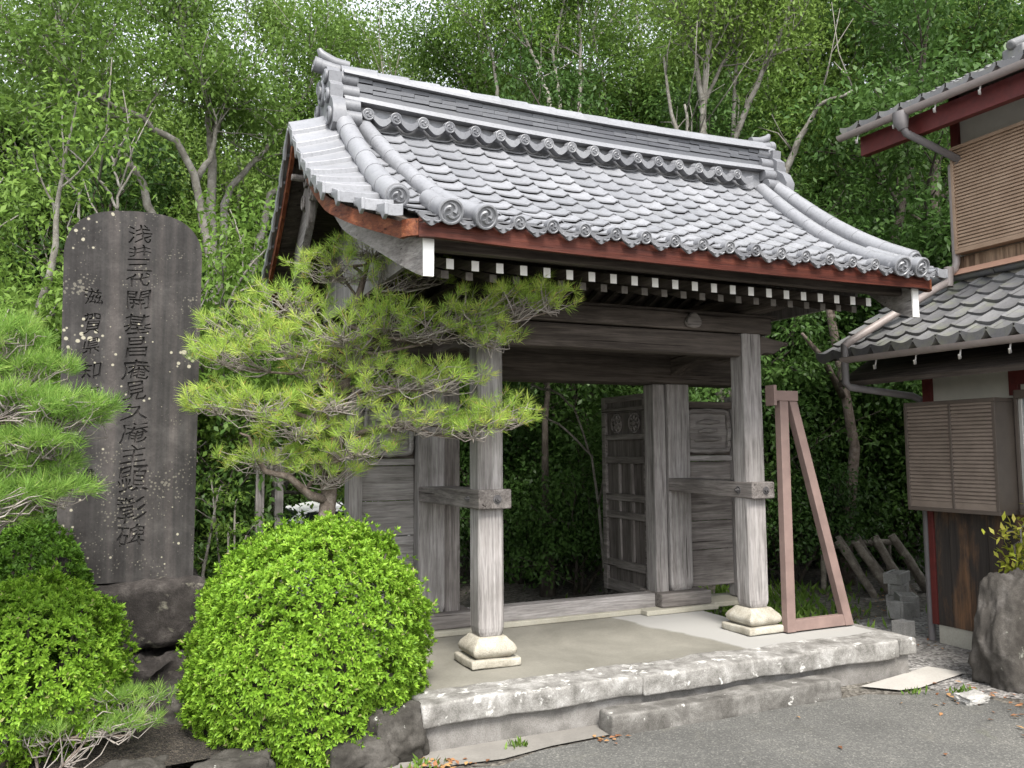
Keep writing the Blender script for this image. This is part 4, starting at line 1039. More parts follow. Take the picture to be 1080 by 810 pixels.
column = tree('thuja_tree', 61, 0, [((0, 0, 0), (0, 0, 1), 3.0, .08), ((.2, 0, 0), (.16, .05, 1), 2.8, .05), ((-.2, 0, 0), (-.16, .05, 1), 2.8, .05)], 2, (14, 4), (1.0, .7), leaf_light, bark, 34000, .06, (.15, .15, .13), up=.3, first=.04, kl=(.34, .8), cell=.4, keep=.85)

BT = 'tall trees rising behind the gate'
first = {}
def put(pr, px, d, rot, sc, label, cat='tree', group=BT, scz=None):
    x, y = spot(px, d); f = id(pr) not in first; first[id(pr)] = 1
    return place(pr, x, y, rot, sc, label, cat, group, f, scz=scz)
put(broad, 180, 17.5, 20, .95, 'leafy tree behind the bare leaning limbs above the inscribed stone slab')
put(broad, 100, 19, 140, .92, 'tall leafy tree behind the bright green column tree at the left edge')
put(broad, 320, 20, 250, .98, 'tall leafy tree behind the left end of the gate ridge')
put(broad, 440, 22, 80, 1.05, 'leafy tree whose crown shows over the left half of the gate ridge')
put(broad, 660, 22, 190, 1.1, 'leafy tree whose crown shows over the right half of the gate ridge')
put(fan, 780, 18.5, 10, 1.05, 'leafy tree filling the gap behind the fanning bare stems at the right')
put(fan, 545, 20, 200, 1.0, 'leafy tree behind the slender pale stems over the centre of the roof')
put(broad, 870, 19, 310, 1.05, 'broad leafy tree between the fanning stems and the house roof')
put(fan, 985, 19, 120, 1.05, 'pale green tree rising behind the upper roof of the house')
put(broad, 1110, 22, 30, 1.1, 'tall leafy tree behind the ridge of the house')
put(broad, -140, 17, 60, .90, 'leafy tree at the upper left corner')
# trees whose bare limbs show: stems follow their own courses, twigs and leaf sprays grow from the upper parts
def limbed(name, label, base, stems, r0, seed, lm, nleaf, ls, sig, start, kidL, twig=0, fork=2.2, low=4.3, bk=None):
    nr = np.random.default_rng(seed); root = thing(name, label, 'tree', base, BT); q = MB(); tips = []; bk = bk or bark
    B = Vector(base); top = B+Vector((.05, 0, fork)); q.tube([B-Vector((0, 0, .1)), B.lerp(top, .5), top], [r0*1.5, r0*1.25, r0*1.1], 10)
    for si, s in enumerate(stems):
        P_ = [Vector(v) for v in s]; hang = P_[0].z < low
        if hang: P_ = [top]+P_
        n = len(P_); k0 = r0*(.95 if hang else .55)*(.8+.3*nr.random())
        fine = []
        for i in range(n-1):
            for j in range(3): fine.append(P_[i].lerp(P_[i+1], j/3)+Vector(nr.normal(size=3))*.012)
        fine.append(P_[-1]); m = len(fine); rad = [max(.012, k0*(1-.78*i/(m-1))) for i in range(m)]
        q.tube(fine, rad, 8)
        for i in range(3 if hang else 1, m):
            if fine[i].z < start: continue
            for _ in range(2):
                d = (fine[i]-fine[i-1]).normalized(); d = (d*.6+Vector(nr.normal(size=3))*.65+Vector((0, 0, .25))).normalized()
                grow(nr, q, fine[i], d, kidL*(.6+.7*nr.random()), max(.008, rad[i]*.45), 1, 2, tips, (.8, .75, .7), (4, 3, 2), .15, .2, .3, (1, .7, .8))
        for _ in range(twig):
            i = nr.integers(3, m); d = Vector((nr.normal()*.5, nr.normal()*.5, 1)).normalized(); a_ = fine[i]; l = .5+.9*nr.random()
            q.tube([a_, a_+d*l*.5+Vector(nr.normal(size=3))*.04, a_+d*l+Vector(nr.normal(size=3))*.10], [.014, .010, .005], 4)
    q.build('trunk', bk, root, smooth=180, fix=False)
    if nleaf and tips:
        C_ = np.array([t[0][:] for t in tips])-np.array(base); k = len(C_); per = max(1, nleaf//k); clump = np.repeat(nr.random(k), per)
        of = nr.normal(size=(k*per, 3))*np.array(sig); P = np.repeat(C_, per, 0)+of; on = of/(np.array(sig)*1.5)
        D = on*.5+unit(nr, k*per)*.8; D[:, 2] -= .4; Nn = unit(nr, k*per)*.45+on*.5; Nn[:, 2] += .75
        leaf_mesh('crown', P, D, Nn, ls*nr.uniform(.7, 1.3, k*per), ls*.44, lm, root, nr, tint=np.clip(.5*clump+.5*nr.random(k*per), 0, 1))
    return root
limbed('leaning_tree', 'tree with pale bare limbs leaning left and right, right behind the slab', (-1.25, 6.6, -.62), [[(-1.27, 6.18, 3.74), (-1.43, 6.05, 4.6), (-1.55, 5.92, 5.11), (-1.79, 5.78, 5.47), (-2.19, 5.64, 5.67), (-2.61, 5.49, 5.78), (-3.01, 5.32, 5.87), (-3.47, 5.13, 5.96)], [(-1.52, 6.1, 5.11), (-1.35, 5.99, 5.38), (-1.3, 5.89, 5.71), (-1.35, 5.79, 5.99)], [(-1.25, 6.58, 3.82), (-1.3, 6.52, 4.93), (-1.33, 6.46, 5.78), (-1.35, 6.39, 6.23), (-1.52, 6.33, 6.64), (-1.7, 6.27, 7.12), (-1.8, 6.21, 7.87)], [(-1.09, 6.77, 3.87), (-1.1, 6.87, 5.06), (-0.94, 6.96, 5.45), (-0.58, 7.02, 5.88), (-0.24, 7.07, 6.43), (0.11, 7.12, 7.06), (0.4, 7.16, 7.82)], [(-0.71, 7.14, 3.97), (-0.41, 7.23, 5.39), (-0.02, 7.31, 5.75), (0.32, 7.38, 6.2)], [(-1.91, 6.41, 3.87), (-2.04, 6.32, 4.6), (-2.17, 6.22, 5.06), (-2.51, 6.11, 5.48), (-2.78, 6.0, 5.52)]], .085, 91, leaf_mid, 26000, .085, (.26, .26, .12), 5.6, .75)
limbed('fanning_tree', 'tree of grey stems fanning out bare above the right part of the roof', (6.05, 4.85, -.32), [[(5.79, 4.93, 3.75), (5.79, 4.82, 6.28), (5.76, 4.75, 7.01), (5.77, 4.64, 7.65), (5.86, 4.47, 8.42), (5.87, 4.35, 8.97)], [(5.86, 4.87, 6.92), (6.15, 4.81, 7.57), (6.45, 4.73, 8.14), (6.74, 4.66, 8.96)], [(5.79, 4.8, 6.8), (5.66, 4.77, 7.61), (5.47, 4.79, 8.43), (5.34, 4.76, 9.07)], [(6.35, 4.99, 3.8), (6.33, 4.9, 6.23), (6.54, 4.62, 7.01), (6.74, 4.34, 7.62), (6.91, 4.07, 8.33), (6.99, 3.88, 8.83)], [(6.43, 4.93, 6.41), (6.53, 4.93, 7.37), (6.61, 4.95, 8.36), (6.72, 4.95, 9.52)], [(6.7, 4.43, 3.58), (6.78, 4.22, 5.61), (6.91, 3.96, 6.21), (7.06, 3.67, 6.62), (7.31, 3.26, 6.74)], [(5.59, 4.83, 3.72), (5.44, 4.85, 5.94), (5.26, 4.91, 6.68), (5.14, 4.91, 7.57)], [(5.7, 4.74, 3.71), (5.57, 4.72, 5.91), (5.42, 4.71, 6.33), (5.32, 4.65, 6.74)]], .085, 92, leaf_mid, 16000, .085, (.26, .26, .12), 7.4, .7, 7)
limbed('slender_tree', 'tree of thin pale stems standing over the middle of the ridge', (4.9, 8.1, -.32), [[(4.83, 7.9, 4.19), (4.72, 7.96, 7.95), (4.5, 8.07, 8.73), (4.22, 8.21, 9.53), (3.93, 8.34, 10.19)], [(5.0, 8.04, 4.22), (4.99, 8.1, 8.24), (4.91, 8.2, 9.11), (5.14, 8.13, 10.17), (5.25, 8.13, 10.77)], [(5.18, 8.17, 4.26), (5.45, 8.1, 8.32), (5.49, 8.15, 9.49), (5.48, 8.24, 10.69)], [(4.1, 8.81, 4.29), (4.0, 8.75, 8.14), (3.88, 8.69, 9.03), (3.64, 8.68, 9.92)]], .065, 93, leaf_light, 12000, .085, (.3, .3, .14), 9.0, .6, 4)
limbed('bare_sapling', 'small bare forked sapling just above the top of the slab', (-2.55, 5.1, -.62), [[(-2.41, 5.01, 3.21), (-2.42, 5.01, 4.26), (-2.39, 5.01, 4.55), (-2.24, 5.02, 4.85)], [(-2.42, 5.01, 4.3), (-2.49, 4.96, 4.47), (-2.61, 4.91, 4.6)], [(-2.39, 5.01, 4.55), (-2.45, 5.06, 4.8), (-2.5, 5.11, 4.96)], [(-2.78, 5.4, 3.25), (-2.85, 5.39, 4.55), (-3.03, 5.38, 4.8)]], .035, 94, leaf_light, 0, .08, (.2, .2, .1), 99, .3, 2, 1.2, 3.5)
limbed('bare_sapling', 'pale bare leaning branchy sapling seen through the doorway', (2.76, 2.88, -.32), [[(2.76, 2.88, -0.27), (2.59, 2.86, 1.44), (2.31, 2.9, 1.71), (1.98, 2.96, 1.93), (1.73, 2.97, 2.17)], [(2.56, 2.88, 1.46), (2.38, 2.9, 1.98), (2.21, 2.92, 2.11), (1.89, 3.0, 2.25)]], .022, 95, leaf_light, 0, .08, (.2, .2, .1), 99, .3, 1, .1, 0)
limbed('dark_trunk', 'dark straight tree trunk standing in the middle of the doorway view', (2.56, 4.0, -.33), [[(2.56, 4.0, .6), (2.55, 4.02, 1.5), (2.62, 4.0, 2.6), (2.60, 4.05, 3.6)]], .075, 96, leaf_dark, 9000, .08, (.25, .25, .12), 1.9, .7, 0, .4, 1.0, bark_dark)
put(ever, 915, 14.5, 0, 1.1, 'dark evergreen tree between the gate and the house')
put(ever, 1010, 15.5, 100, 1.2, 'dark evergreen tree close behind the house corner')
put(ever, 800, 13.5, 200, .9, 'dark evergreen tree behind the right front pillar of the gate')
put(ever, 600, 13.0, 300, .9, 'dark evergreen tree seen through the open gate doors')
put(ever, 690, 16.5, 40, 1.05, 'dark evergreen tree whose leaves show above the carved panel of the right wing wall')
put(ever, 255, 18.5, 70, 1.1, 'dark evergreen tree filling the shade behind the garden pine')
put(ever, 420, 18.5, 260, 1.1, 'dark evergreen tree behind the left wing of the gate')
put(ever, 130, 13.5, 180, .85, 'dark evergreen tree behind the inscribed stone slab')
put(fresh, 225, 9.6, 0, 1.22, 'fresh green maple tree between the slab and the gate gable', group='small trees behind the slab', scz=1.30)
put(fresh, 130, 10.8, 120, 1.15, 'fresh green maple tree behind the rounded top of the slab', group='small trees behind the slab')
put(column, 15, 8.6, 0, 1.12, 'bright green column tree at the left edge behind the azalea', group='column trees at the left')
put(column, 62, 10.2, 90, 1.0, 'bright green column tree close left of the slab', group='column trees at the left')
SB = 'evergreen shrubs in the shade behind the gate'
for px, d, rot, sc, l in ((548, 11.5, 0, 1.0, 'leafy evergreen shrub just right of the left front pillar, beyond the doorway'), (610, 10.6, 80, .9, 'low evergreen shrub in the middle of the doorway'), (640, 12.5, 160, 1.3, 'evergreen shrub close beside the open door leaf'),
        (832, 11.6, 20, .9, 'evergreen shrub between the steel brace posts'), (858, 13.6, 140, 1.2, 'evergreen shrub behind the diagonal of the steel brace'), (945, 14.2, 220, 1.4, 'evergreen shrub behind the leaning log pile'),
        (196, 9.6, 260, .95, 'evergreen shrub in the dark gap right of the slab'), (30, 7.6, 40, .9, 'evergreen shrub behind the left azalea'), (130, 9.0, 300, 1.2, 'evergreen shrub directly behind the slab, between its base and the dark gap'), (300, 16, 310, 1.2, 'evergreen shrub behind the white car'), (430, 13, 33, 1.4, 'evergreen shrub behind the left wing wall'), (740, 14.5, 73, 1.6, 'evergreen shrub behind the right wing wall'), (1000, 17, 15, 1.6, 'evergreen shrub behind the house corner'), (575, 15.5, 190, 1.7, 'tall evergreen shrub at the back of the doorway view'), (885, 15.5, 77, 1.7, 'tall evergreen shrub deep behind the thin trunk')):
    put(shrub, px, d, rot, sc, l, 'shrub', SB)
# distant wood closing the view: reads as one mass
nr = np.random.default_rng(5); Ps, Ds, Ns = [], [], []
for i in range(46):
    px = -330+i*38+nr.uniform(-15, 15); d = nr.uniform(23, 30); x, y = spot(px, d); h = nr.uniform(6.5, 8) if min(abs(px-5), abs(px-345), abs(px-690)) < 30 else nr.uniform(10.5, 13.5)
    n = 2600; c = unit(nr, n)*(nr.random((n, 1))**.35); P = c*np.array([2.6, 2.6, h*.5])+np.array([x, y, h*.5]); Ps.append(P); Ds.append(unit(nr, n)); N_ = unit(nr, n)*.6; N_[:, 2] += .7; Ns.append(N_)
P = np.concatenate(Ps); D = np.concatenate(Ds); Nn = np.concatenate(Ns); Dn = D.copy(); Dn[:, 2] -= .3
tag(leaf_mesh('far_wood', P, Dn, Nn, .42, .24, leaf_dark, None, nr), 'dark far wood closing the view behind all the trees', 'wood', None, 'stuff')

# ---- clipped azaleas
def azalea(name, label, c, r, seed, n, m, ls, group, power=2.25, zmin=-1.1):
    nr = np.random.default_rng(seed); root = thing(name, label, 'shrub', (c[0], c[1], c[2]-r[2]*.85), group)
    from mathutils import noise as mn
    q = MB()
    for i in range(14):
        a = i*2.4; q.tube([(c[0]+.05*math.cos(a), c[1]+.05*math.sin(a), c[2]-r[2]*.85), (c[0]+r[0]*.35*math.cos(a), c[1]+r[1]*.35*math.sin(a), c[2]-r[2]*.2), (c[0]+r[0]*.7*math.cos(a), c[1]+r[1]*.7*math.sin(a), c[2]+r[2]*(.2+.3*(i % 3)))], [.018, .013, .006], 5)
    q.build('stem', bark_dark, root, smooth=180)
    u = unit(nr, int(n*1.6)); u = u[u[:, 2] > zmin][:n]; k = len(u)
    rad = np.array([1+.13*mn.noise(Vector(v*2.0)+Vector((seed, 0, 0)))+.11*mn.noise(Vector(v*4.6)+Vector((0, seed, 0)))+.05*mn.noise(Vector(v*11)+Vector((0, 0, seed))) for v in u])
    sup = (np.abs(u)**power).sum(1)**(-1/power); layer = nr.choice([1.0, .965, .92, .86], k, p=[.42, .26, .2, .12])+nr.normal(size=k)*.012
    sprout = (nr.random(k) < .10)*nr.random(k)*.10
    B = u*(sup*rad*(layer+sprout))[:, None]*np.array(r)
    ax = u/np.array(r)**1.2; ax /= np.linalg.norm(ax, axis=1, keepdims=True); ax = ax+unit(nr, k)*.38; ax[:, 2] += .30; ax /= np.linalg.norm(ax, axis=1, keepdims=True)
    t1 = np.cross(ax, np.array([.31, .17, .93])); t1 /= np.linalg.norm(t1, axis=1, keepdims=True); t2 = np.cross(ax, t1)
    Ps, Ds, Ns, Ts, Ls = [], [], [], [], []
    tone = nr.random(k); ph = nr.random(k)*6.28
    for j in range(7):
        a = ph+j*2*math.pi/7*1.0+nr.normal(size=k)*.2; open_ = nr.uniform(.35, 1.25, k) if j < 6 else nr.uniform(.0, .3, k)
        rdir = t1*np.cos(a)[:, None]+t2*np.sin(a)[:, None]
        Dj = ax*np.cos(open_)[:, None]+rdir*np.sin(open_)[:, None]; Nj = ax*np.sin(open_)[:, None]-rdir*np.cos(open_)[:, None]
        Ps.append(B+Dj*.004); Ds.append(Dj); Ns.append(Nj); Ts.append(np.clip(tone*.5+nr.random(k)*.45, 0, 1)); Ls.append(ls*nr.uniform(.65, 1.2, k))
    P = np.concatenate(Ps)+np.array([0, 0, r[2]*.85]); L = np.concatenate(Ls); T = np.concatenate(Ts); T[nr.random(len(T)) < .012] = 1.0
    leaf_mesh('foliage', P, np.concatenate(Ds), np.concatenate(Ns), L, L*.40, m, root, nr, tint=T, fold=.25, droop=.10)
    return root
azalea('azalea_bush', 'big round clipped azalea, bright lime green, in front of the pine and platform', (-1.11, -.04, .24), (.70, .62, .77), 3, 14500, leaf_azalea, .034, 'clipped azaleas in the bed')
azalea('azalea_bush', 'bright clipped azalea mound at the left edge in front of the slab', (-2.66, .05, .28), (.48, .46, .48), 4, 6200, leaf_azalea, .032, 'clipped azaleas in the bed')
azalea('azalea_bush', 'darker green azalea mound behind the bright one at the left edge', (-2.80, .52, .62), (.40, .32, .42), 5, 2600, leaf_azdark, .036, 'clipped azaleas in the bed')

# ---- pines
def tufts(nr, tips, dirs, n, ln, m, parent, root_loc, wd=.0030):
    k = len(tips); A = dirs/np.linalg.norm(dirs, axis=1, keepdims=True)
    t1 = np.cross(A, np.array([.2, .4, .89])); t1 /= np.linalg.norm(t1, axis=1, keepdims=True); t2 = np.cross(A, t1)
    tone = np.repeat(nr.random(k), n); A_ = np.repeat(A, n, 0); a = nr.random(k*n)*6.283; o = np.clip(nr.normal(.72, .30, k*n), .08, 1.5)
    rd = np.repeat(t1, n, 0)*np.cos(a)[:, None]+np.repeat(t2, n, 0)*np.sin(a)[:, None]
    D = A_*np.cos(o)[:, None]+rd*np.sin(o)[:, None]; along = nr.random(k*n)
    P = np.repeat(tips, n, 0)-A_*(along*.05)[:, None]-np.array(root_loc)
    T = np.clip(tone*.55+nr.random(k*n)*.35, 0, .86); T[nr.random(k*n) < .035] = 1
    leaf_mesh('needles', P, D, unit(nr, k*n), ln*nr.uniform(.7, 1.15, k*n), wd, m, parent, nr, tint=T, fold=.1, droop=.06)
def pine(name, label, base, trunk, tr, pads, seed, m, per, ln, n, cat='tree', attach=None):
    nr = np.random.default_rng(seed); root = thing(name, label, cat, base); q = MB(); tw = MB(); tips, dirs = [], []
    T_ = [Vector(p) for p in trunk]; q.tube(T_, tr, 10)
    for c, rx, rz_ in pads:
        c = Vector(c); zz = c.z-.22 if attach is None else attach
        s = min(T_, key=lambda p: abs(p.z-zz)+.25*(p-c).length)
        i = T_.index(s); r_ = tr[i]*.45
        m1 = s.lerp(c, .35)+Vector(nr.normal(size=3))*.07; m1.z += .06; m2 = s.lerp(c, .7)+Vector(nr.normal(size=3))*.06; m2.z -= .05
        q.tube([s, s.lerp(m1, .5)+Vector(nr.normal(size=3))*.03, m1, m1.lerp(m2, .5)+Vector(nr.normal(size=3))*.035, m2, c-Vector((0, 0, .08))], [max(.012, r_), max(.011, r_*.85), max(.010, r_*.7), .010, .009, .006], 6, caps=False)
        hub = [m2, c-Vector((0, 0, .08)), m2.lerp(c, .5)-Vector((0, 0, .04))]
        for j in range(per):
            a = nr.random()*6.283; rr_ = math.sqrt(nr.random()); e = c+Vector((math.cos(a)*rx*rr_, math.sin(a)*rx*.8*rr_, rz_*(nr.random()*.9-.25)*(1.1-rr_*.7)))
            h = hub[j % 3]; mid = h.lerp(e, .55)+Vector(nr.normal(size=3))*.035; mid.z -= .025
            tw.tube([h, h.lerp(mid, .5)+Vector(nr.normal(size=3))*.02, mid, mid.lerp(e, .6)+Vector(nr.normal(size=3))*.012, e], [.0042, .0038, .0031, .0026, .002], 4, caps=False)
            dd = (e-mid).normalized(); dd = (dd*.8+Vector((0, 0, .5))+Vector(nr.normal(size=3))*.42).normalized(); tips.append(e[:]); dirs.append(dd[:])
    q.build('trunk', bark_pine, root, smooth=180); tw.build('twigs', twig_m, root, smooth=180, fix=False)
    tufts(nr, np.array(tips), np.array(dirs), n, ln, m, root, base)
    return root
PADS = [(-0.64, 0.35, 2.95), (-0.93, 0.3, 2.75), (-0.38, 0.1, 2.73), (-1.25, 0.3, 2.53), (-1.48, 0.3, 2.32), (-1.64, 0.25, 2.14), (-1.66, 0.3, 1.82), (-1.47, 0.2, 1.80), (-1.21, 0.15, 2.19), (-0.93, 0.0, 2.31), (-0.61, 0.0, 2.40), (-0.34, -0.1, 2.33), (-0.09, -0.25, 2.44), (0.16, -0.4, 2.52), (0.34, -0.5, 2.49), (0.03, -0.3, 2.26), (-0.27, -0.2, 1.97), (-0.54, 0.0, 1.98), (-0.9, 0.1, 1.85), (-1.19, 0.2, 1.66), (-0.44, -0.1, 1.70), (-0.09, -0.25, 1.66), (0.13, -0.3, 1.74), (-0.77, 0.1, 1.55), (-1.34, 0.4, 1.45), (-0.92, 0.3, 1.40), (-1.05, .3, 2.05), (-.75, .2, 2.15)]
pads = [(p, (.33 if abs(p[0]+.8) < .7 else .23), .30) for p in PADS]
tr = [(-.95, .40, -.05), (-.945, .40, .7), (-.93, .40, 1.05), (-.91, .40, 1.28), (-.86, .38, 1.60), (-.83, .36, 1.87), (-.81, .33, 2.2), (-.77, .32, 2.47), (-.69, .34, 2.75), (-.65, .35, 2.90)]
gp = pine('garden_pine', 'wispy garden pine with spreading boughs before the gate pillar', (-.95, .40, -.05), tr, [.075, .066, .058, .052, .046, .041, .036, .03, .02, .012], pads, 8, needle_m, 44, .082, 36)
# dead snag and the cut lower bough of that pine
q = MB(); q.tube([(-.92, .39, 1.16), (-1.05, .36, 1.20), (-1.20, .33, 1.33), (-1.36, .30, 1.37), (-1.44, .28, 1.50), (-1.47, .26, 1.60), (-1.53, .24, 1.62)], [.036, .03, .025, .02, .014, .010, .006], 8)
q.tube([(-1.08, .35, 1.24), (-.98, .30, 1.40), (-.85, .26, 1.47)], [.018, .014, .006], 6); q.build('dead_bough', bark_pine, gp, smooth=180)
PL = [(-2.74, -.6, 2.05), (-2.62, -.6, 1.93), (-2.66, -.7, 1.77), (-2.46, -.75, 1.68), (-2.53, -.8, 1.55), (-2.70, -.7, 1.52), (-2.49, -.8, 1.33), (-2.62, -.8, 1.30), (-2.80, -.6, 1.70), (-2.42, -.8, 1.72), (-2.82, -.5, 2.14), (-2.85, -.7, 1.35), (-2.9, -.6, 1.9), (-2.58, -.7, 1.45), (-2.75, -.75, 1.2)]
pine('garden_pine', 'bright green pine whose boughs enter at the left edge before the slab', (-3.6, -.55, -.1), [(-3.6, -.55, -.1), (-3.55, -.55, .6), (-3.45, -.55, 1.1), (-3.3, -.55, 1.5), (-3.15, -.58, 1.75), (-3.0, -.6, 2.0), (-2.95, -.6, 2.2)], [.09, .08, .07, .06, .045, .03, .015], [(p, .19, .13) for p in PL], 9, needle_g, 40, .095, 42)
LW = [(-2.46, -.25, .17), (-2.24, -.22, .17), (-2.05, -.25, .16), (-2.34, -.35, .06), (-2.54, -.33, .08), (-2.12, -.35, .06), (-2.7, -.3, .1)]
pine('low_pine', 'low sprawling pine boughs below the bright azalea at the left edge', (-2.75, -.15, -.15), [(-2.75, -.15, -.15), (-2.70, -.18, .0), (-2.55, -.2, .08), (-2.35, -.22, .10)], [.04, .035, .025, .012], [(p, .15, .07) for p in LW], 10, needle_g, 22, .08, 30, 'shrub')

# ---- nandina-like shrub left of the gate and the yellow-green plant on the right
def leafy(name, label, base, stems, seed, m, n, ls, sig, group=None):
    nr = np.random.default_rng(seed); root = thing(name, label, 'plant', base, group); q = MB(); C_ = []
    for top, r in stems:
        b = Vector(base)+Vector(nr.normal(size=3))*.03; t = Vector(top); mid = b.lerp(t, .5)+Vector(nr.normal(size=3))*.06
        q.tube([b, mid, t], [r, r*.8, r*.5], 6)
        for k in range(7):
            s = mid.lerp(t, k/6); e = s+Vector((nr.normal()*sig, nr.normal()*sig, nr.normal()*sig*.5+.03)); q.tube([s, s.lerp(e, .5)+Vector((0, 0, .03)), e], [r*.4, r*.3, r*.2], 4); C_.append(e[:])
    q.build('stem', bark, root, smooth=180, fix=False); C_ = np.array(C_); k = len(C_)
    P = np.repeat(C_, n, 0)+nr.normal(size=(k*n, 3))*np.array([.075, .075, .045])-np.array(base); D = unit(nr, k*n); D[:, 2] -= .2; N_ = unit(nr, k*n)*.5; N_[:, 2] += .9
    leaf_mesh('foliage', P, D, N_, ls*nr.uniform(.7, 1.2, k*n), ls*.42, m, root, nr, tint=np.clip(np.repeat(nr.random(k), n)*.5+nr.random(k*n)*.5, 0, 1)); return root
leafy('nandina_shrub', 'loose leafy shrub with thin stems in the gap between slab and pine', (-1.38, 2.2, -.3), [((-1.5, 2.1, 1.15), .018), ((-1.35, 2.2, 1.0), .016), ((-1.25, 2.2, .78), .016), ((-1.42, 2.0, .8), .014), ((-1.15, 2.0, .55), .014), ((-1.0, 2.3, .5), .014), ((-1.55, 2.2, 1.3), .014)], 14, leaf_light, 26, .06, .12)
leafy('yellow_plant', 'yellow-green leafy plant behind the standing stone at the right edge', (4.52, -.92, -.3), [((4.40, -.9, .84), .014), ((4.50, -.95, .98), .014), ((4.38, -.85, .70), .014), ((4.56, -.9, .76), .014), ((4.60, -1.0, .90), .014), ((4.45, -.95, .62), .012)], 15, leaf_yellow, 34, .075, .10)

# ---- behind the house corner: leaning logs, blocks, a thin trunk
bx_, by_ = spot(888, 12.0)
tr_ = thing('thin_tree', 'thin bare curved trunk standing behind the steel brace', 'tree', (bx_, by_, -.3))
q = MB(); q.tube([(bx_, by_, -.35), (bx_-.04, by_, .35), (bx_+.10, by_, .9), (bx_+.20, by_, 1.5), (bx_+.06, by_, 2.3), (bx_-.12, by_, 3.2), (bx_-.3, by_, 4.4)], [.10, .085, .075, .07, .062, .055, .035], 10); q.tube([(bx_+.02, by_, 2.2), (bx_-.3, by_, 2.7), (bx_-.75, by_-.1, 3.0)], [.05, .04, .02], 8); q.build('trunk', bark_pine, tr_, smooth=180)
GL = 'cut logs leaning in a row behind the gate'
LOGN = ['first', 'second', 'third', 'fourth', 'fifth', 'sixth', 'seventh', 'eighth', 'ninth', 'last']
for i in range(10):
    k = i/9; x = 5.74+.92*k; y = 2.36+.10*math.sin(i*2.1); zt = .36+.05*math.sin(i*1.7); z0 = -.33; ln_ = .34+.05*math.sin(i*3.3)
    q = MB(); r_ = .043+.008*math.sin(i*4.1); pts = [Vector((x+ln_*(1-j/5)*.9, y-.28*(1-j/5), z0+(zt-z0)*j/5))+Vector((.008*math.sin(j*2+i), 0, 0)) for j in range(6)]
    q.tube(pts, [r_*(1+.05*math.sin(j*1.9+i)) for j in range(6)], 10)
    tag(q.build('log', log_m, smooth=50), 'cut log leaning in the pile, %s from the left' % LOGN[i], 'log', GL)
q = MB(); q.tube([(5.70, 2.55, .27), (6.2, 2.57, .29), (6.85, 2.53, .28)], .04, 8)
tag(q.build('support_rail', log_m, smooth=60), 'horizontal pole the cut logs lean against', 'pole')
for j, x in enumerate((5.72, 6.84)):
    q = MB(); q.tube([(x, 2.60, -.34), (x, 2.58, .30)], .035, 8); tag(q.build('support_stake', log_m, smooth=60), 'upright stake at the %s end of the log pile' % ('left' if j == 0 else 'right'), 'stake')
def cblock(c, s, rot, label):
    q = MB(); x, y, z = c; a, b, h = s
    q.box((x-a/2, y-b/2, z), (x+a/2, y-b/2+.03, z+h)); q.box((x-a/2, y+b/2-.03, z), (x+a/2, y+b/2, z+h))
    for k in range(4): xx = x-a/2+.0+(a-.03)*k/3; q.box((xx+.001*k, y-b/2+.031, z+.003), (xx+.03, y+b/2-.031, z+h-.003))
    mt = Matrix.Translation(c) @ Euler(rot).to_matrix().to_4x4() @ Matrix.Translation(-Vector(c)); q.v = [tuple(mt @ Vector(v)) for v in q.v]
    tag(q.build('concrete_block', cblock_m, bevel=.004), label, 'concrete block', 'concrete blocks by the log pile')
cblock((5.93, 1.66, -.30), (.39, .19, .12), (0, 0, .5), 'concrete block lying on the ground, bottom of the small stack')
cblock((5.95, 1.67, -.178), (.39, .19, .12), (0, 0, .62), 'concrete block in the middle of the small stack')
cblock((5.94, 1.68, -.056), (.39, .19, .12), (0, 0, .45), 'concrete block on top of the small stack')
cblock((5.50, 1.18, -.30), (.30, .19, .22), (0, 0, .9), 'concrete block standing alone in front of the stack')
cblock((5.20, 1.02, -.295), (.22, .17, .18), (.0, .12, .3), 'tilted broken concrete block nearest the platform')
cblock((4.58, .44, -.30), (.16, .14, .15), (0, 0, .1), 'small pale concrete block beside the house down pipe')

# ---- grey posts behind the pine
fp = thing('wooden_post_pair', 'two grey weathered gate posts with a rail, seen behind the garden pine', 'fence', (-.9, 3.0, gz(-.9, 3)))
for x in (-1.04, -.86): MB().box((x-.04, 2.96, -.32), (x+.04, 3.04, 1.55)).build('post', W['greyz'], fp, bevel=.006)
MB().box((-1.10, 2.97, 1.30), (-.80, 3.03, 1.36)).build('rail', W['midx'], fp, bevel=.005)

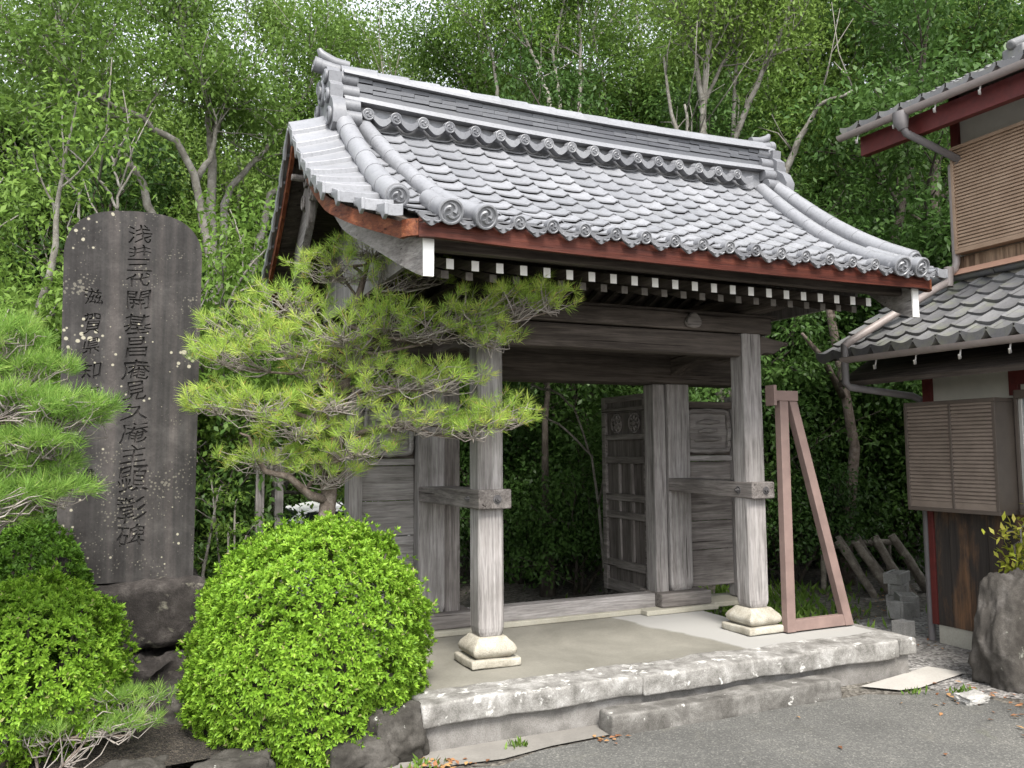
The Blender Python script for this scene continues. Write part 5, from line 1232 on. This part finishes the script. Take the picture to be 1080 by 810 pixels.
# ---- white car parked behind
def car(cx, cy):
    z0 = gz(cx, cy); root = thing('parked_car', 'small white car parked behind the garden pine and gate', 'car', (cx, cy, z0))
    X = lambda v: cx+v
    side = [(-1.68, .30), (-1.70, .62), (-1.62, .80), (-.95, .92), (-.42, 1.36), (.1, 1.44), (1.0, 1.44), (1.45, 1.36), (1.66, .90), (1.70, .55), (1.66, .28)]
    q = MB()
    def sec(x, lo, hi, w_): return [(X(x), cy-w_, z0+lo), (X(x), cy-w_*1.02, z0+min(hi, .88)), (X(x), cy-w_*.84 if hi > .95 else cy-w_*.95, z0+hi), (X(x), cy+(w_*.84 if hi > .95 else w_*.95), z0+hi), (X(x), cy+w_*1.02, z0+min(hi, .88)), (X(x), cy+w_, z0+lo)]
    q.strip([sec(-1.70, .32, .60, .62), sec(-1.62, .24, .82, .70), (sec(-.98, .22, .93, .74)), sec(-.46, .22, 1.36, .74), sec(.1, .22, 1.45, .74), sec(.95, .22, 1.45, .74), sec(1.48, .22, 1.37, .73), sec(1.64, .24, .92, .72), sec(1.70, .32, .60, .66)])
    q.build('body', car_white, root, bevel=.03, smooth=50)
    for s in (-1, 1):
        for a, b in ((-.38, .28), (.36, .98), (1.04, 1.40)):
            y1, y2 = cy+s*.765, cy+s*.655
            ax, bx2 = (a-.22 if a < -.3 else a), b; q = MB()
            q.hexa([(X(ax), y1, z0+.93), (X(bx2+(.12 if b > 1.3 else 0)), y1, z0+.93), (X(bx2+(.12 if b > 1.3 else 0)), y1-s*.02, z0+.93), (X(ax), y1-s*.02, z0+.93), (X(a), y2, z0+1.34), (X(b), y2, z0+1.34), (X(b), y2-s*.02, z0+1.34), (X(a), y2-s*.02, z0+1.34)])
            q.build('side_window', car_glass, root)
        for x in (-1.08, 1.12):
            q = MB(); q.tube([(X(x), cy+s*.58, z0+.27), (X(x), cy+s*.76, z0+.27)], .27, 20); w_ = q.build('wheel', rubber, root, bevel=.02, smooth=40)
            q = MB(); q.tube([(X(x), cy+s*.755, z0+.27), (X(x), cy+s*.775, z0+.27)], .17, 16); q.build('rim', chrome, w_, smooth=40)
    q = MB(); q.hexa([(X(-.97), cy-.62, z0+.955), (X(-.96), cy-.62, z0+.955), (X(-.96), cy+.62, z0+.955), (X(-.97), cy+.62, z0+.955), (X(-.51), cy-.56, z0+1.345), (X(-.49), cy-.56, z0+1.345), (X(-.49), cy+.56, z0+1.345), (X(-.51), cy+.56, z0+1.345)]); q.build('windscreen', car_glass, root)
car(.35, 6.6)

# ---- fallen leaves and small weeds, too many to count
nr = np.random.default_rng(77); Pp = []
for cx, cy, s, n in ((-.55, -.82, .12, 60), (-.75, -.85, .15, 60), (.55, -.82, .06, 14), (3.3, -1.15, .22, 26), (3.45, -1.5, .3, 30), (1.5, -1.6, 1.0, 12), (4.0, 0.2, .5, 30), (4.6, 1.3, .7, 60), (5.6, 2.1, .6, 60)):
    Pp.append(np.stack([nr.normal(cx, s, n), nr.normal(cy, s*.6, n), np.full(n, -.280)], 1))
P = np.concatenate(Pp); D = unit(nr, len(P)); D[:, 2] *= .12; N_ = np.tile([0., 0, 1], (len(P), 1))+unit(nr, len(P))*.25
tag(leaf_mesh('leaf_litter', P, D, N_, .045*nr.uniform(.6, 1.3, len(P)), .026, leaf_dead, None, nr), 'scattered dry brown leaves on the asphalt and gravel', 'leaves', None, 'stuff')
Pp = []
for cx, cy, s, n in ((.02, -.70, .03, 26), (3.05, -.95, .05, 20), (3.38, -1.08, .05, 26), (-.62, -.78, .08, 30), (3.5, .8, .35, 300), (4.1, 1.6, .5, 500), (4.6, 2.6, .7, 600)):
    Pp.append(np.stack([nr.normal(cx, s, n), nr.normal(cy, s*.6, n), np.full(n, -.29)], 1))
P = np.concatenate(Pp); D = unit(nr, len(P))*.7; D[:, 2] = .9; big = (P[:, 1] > 0)
tag(leaf_mesh('weeds', P, D, unit(nr, len(P)), np.where(big, .13, .06)*nr.uniform(.6, 1.3, len(P)), np.where(big, .035, .018), leaf_light, None, nr), 'small green weeds growing at the stone edges and on the soil', 'weeds', None, 'stuff')
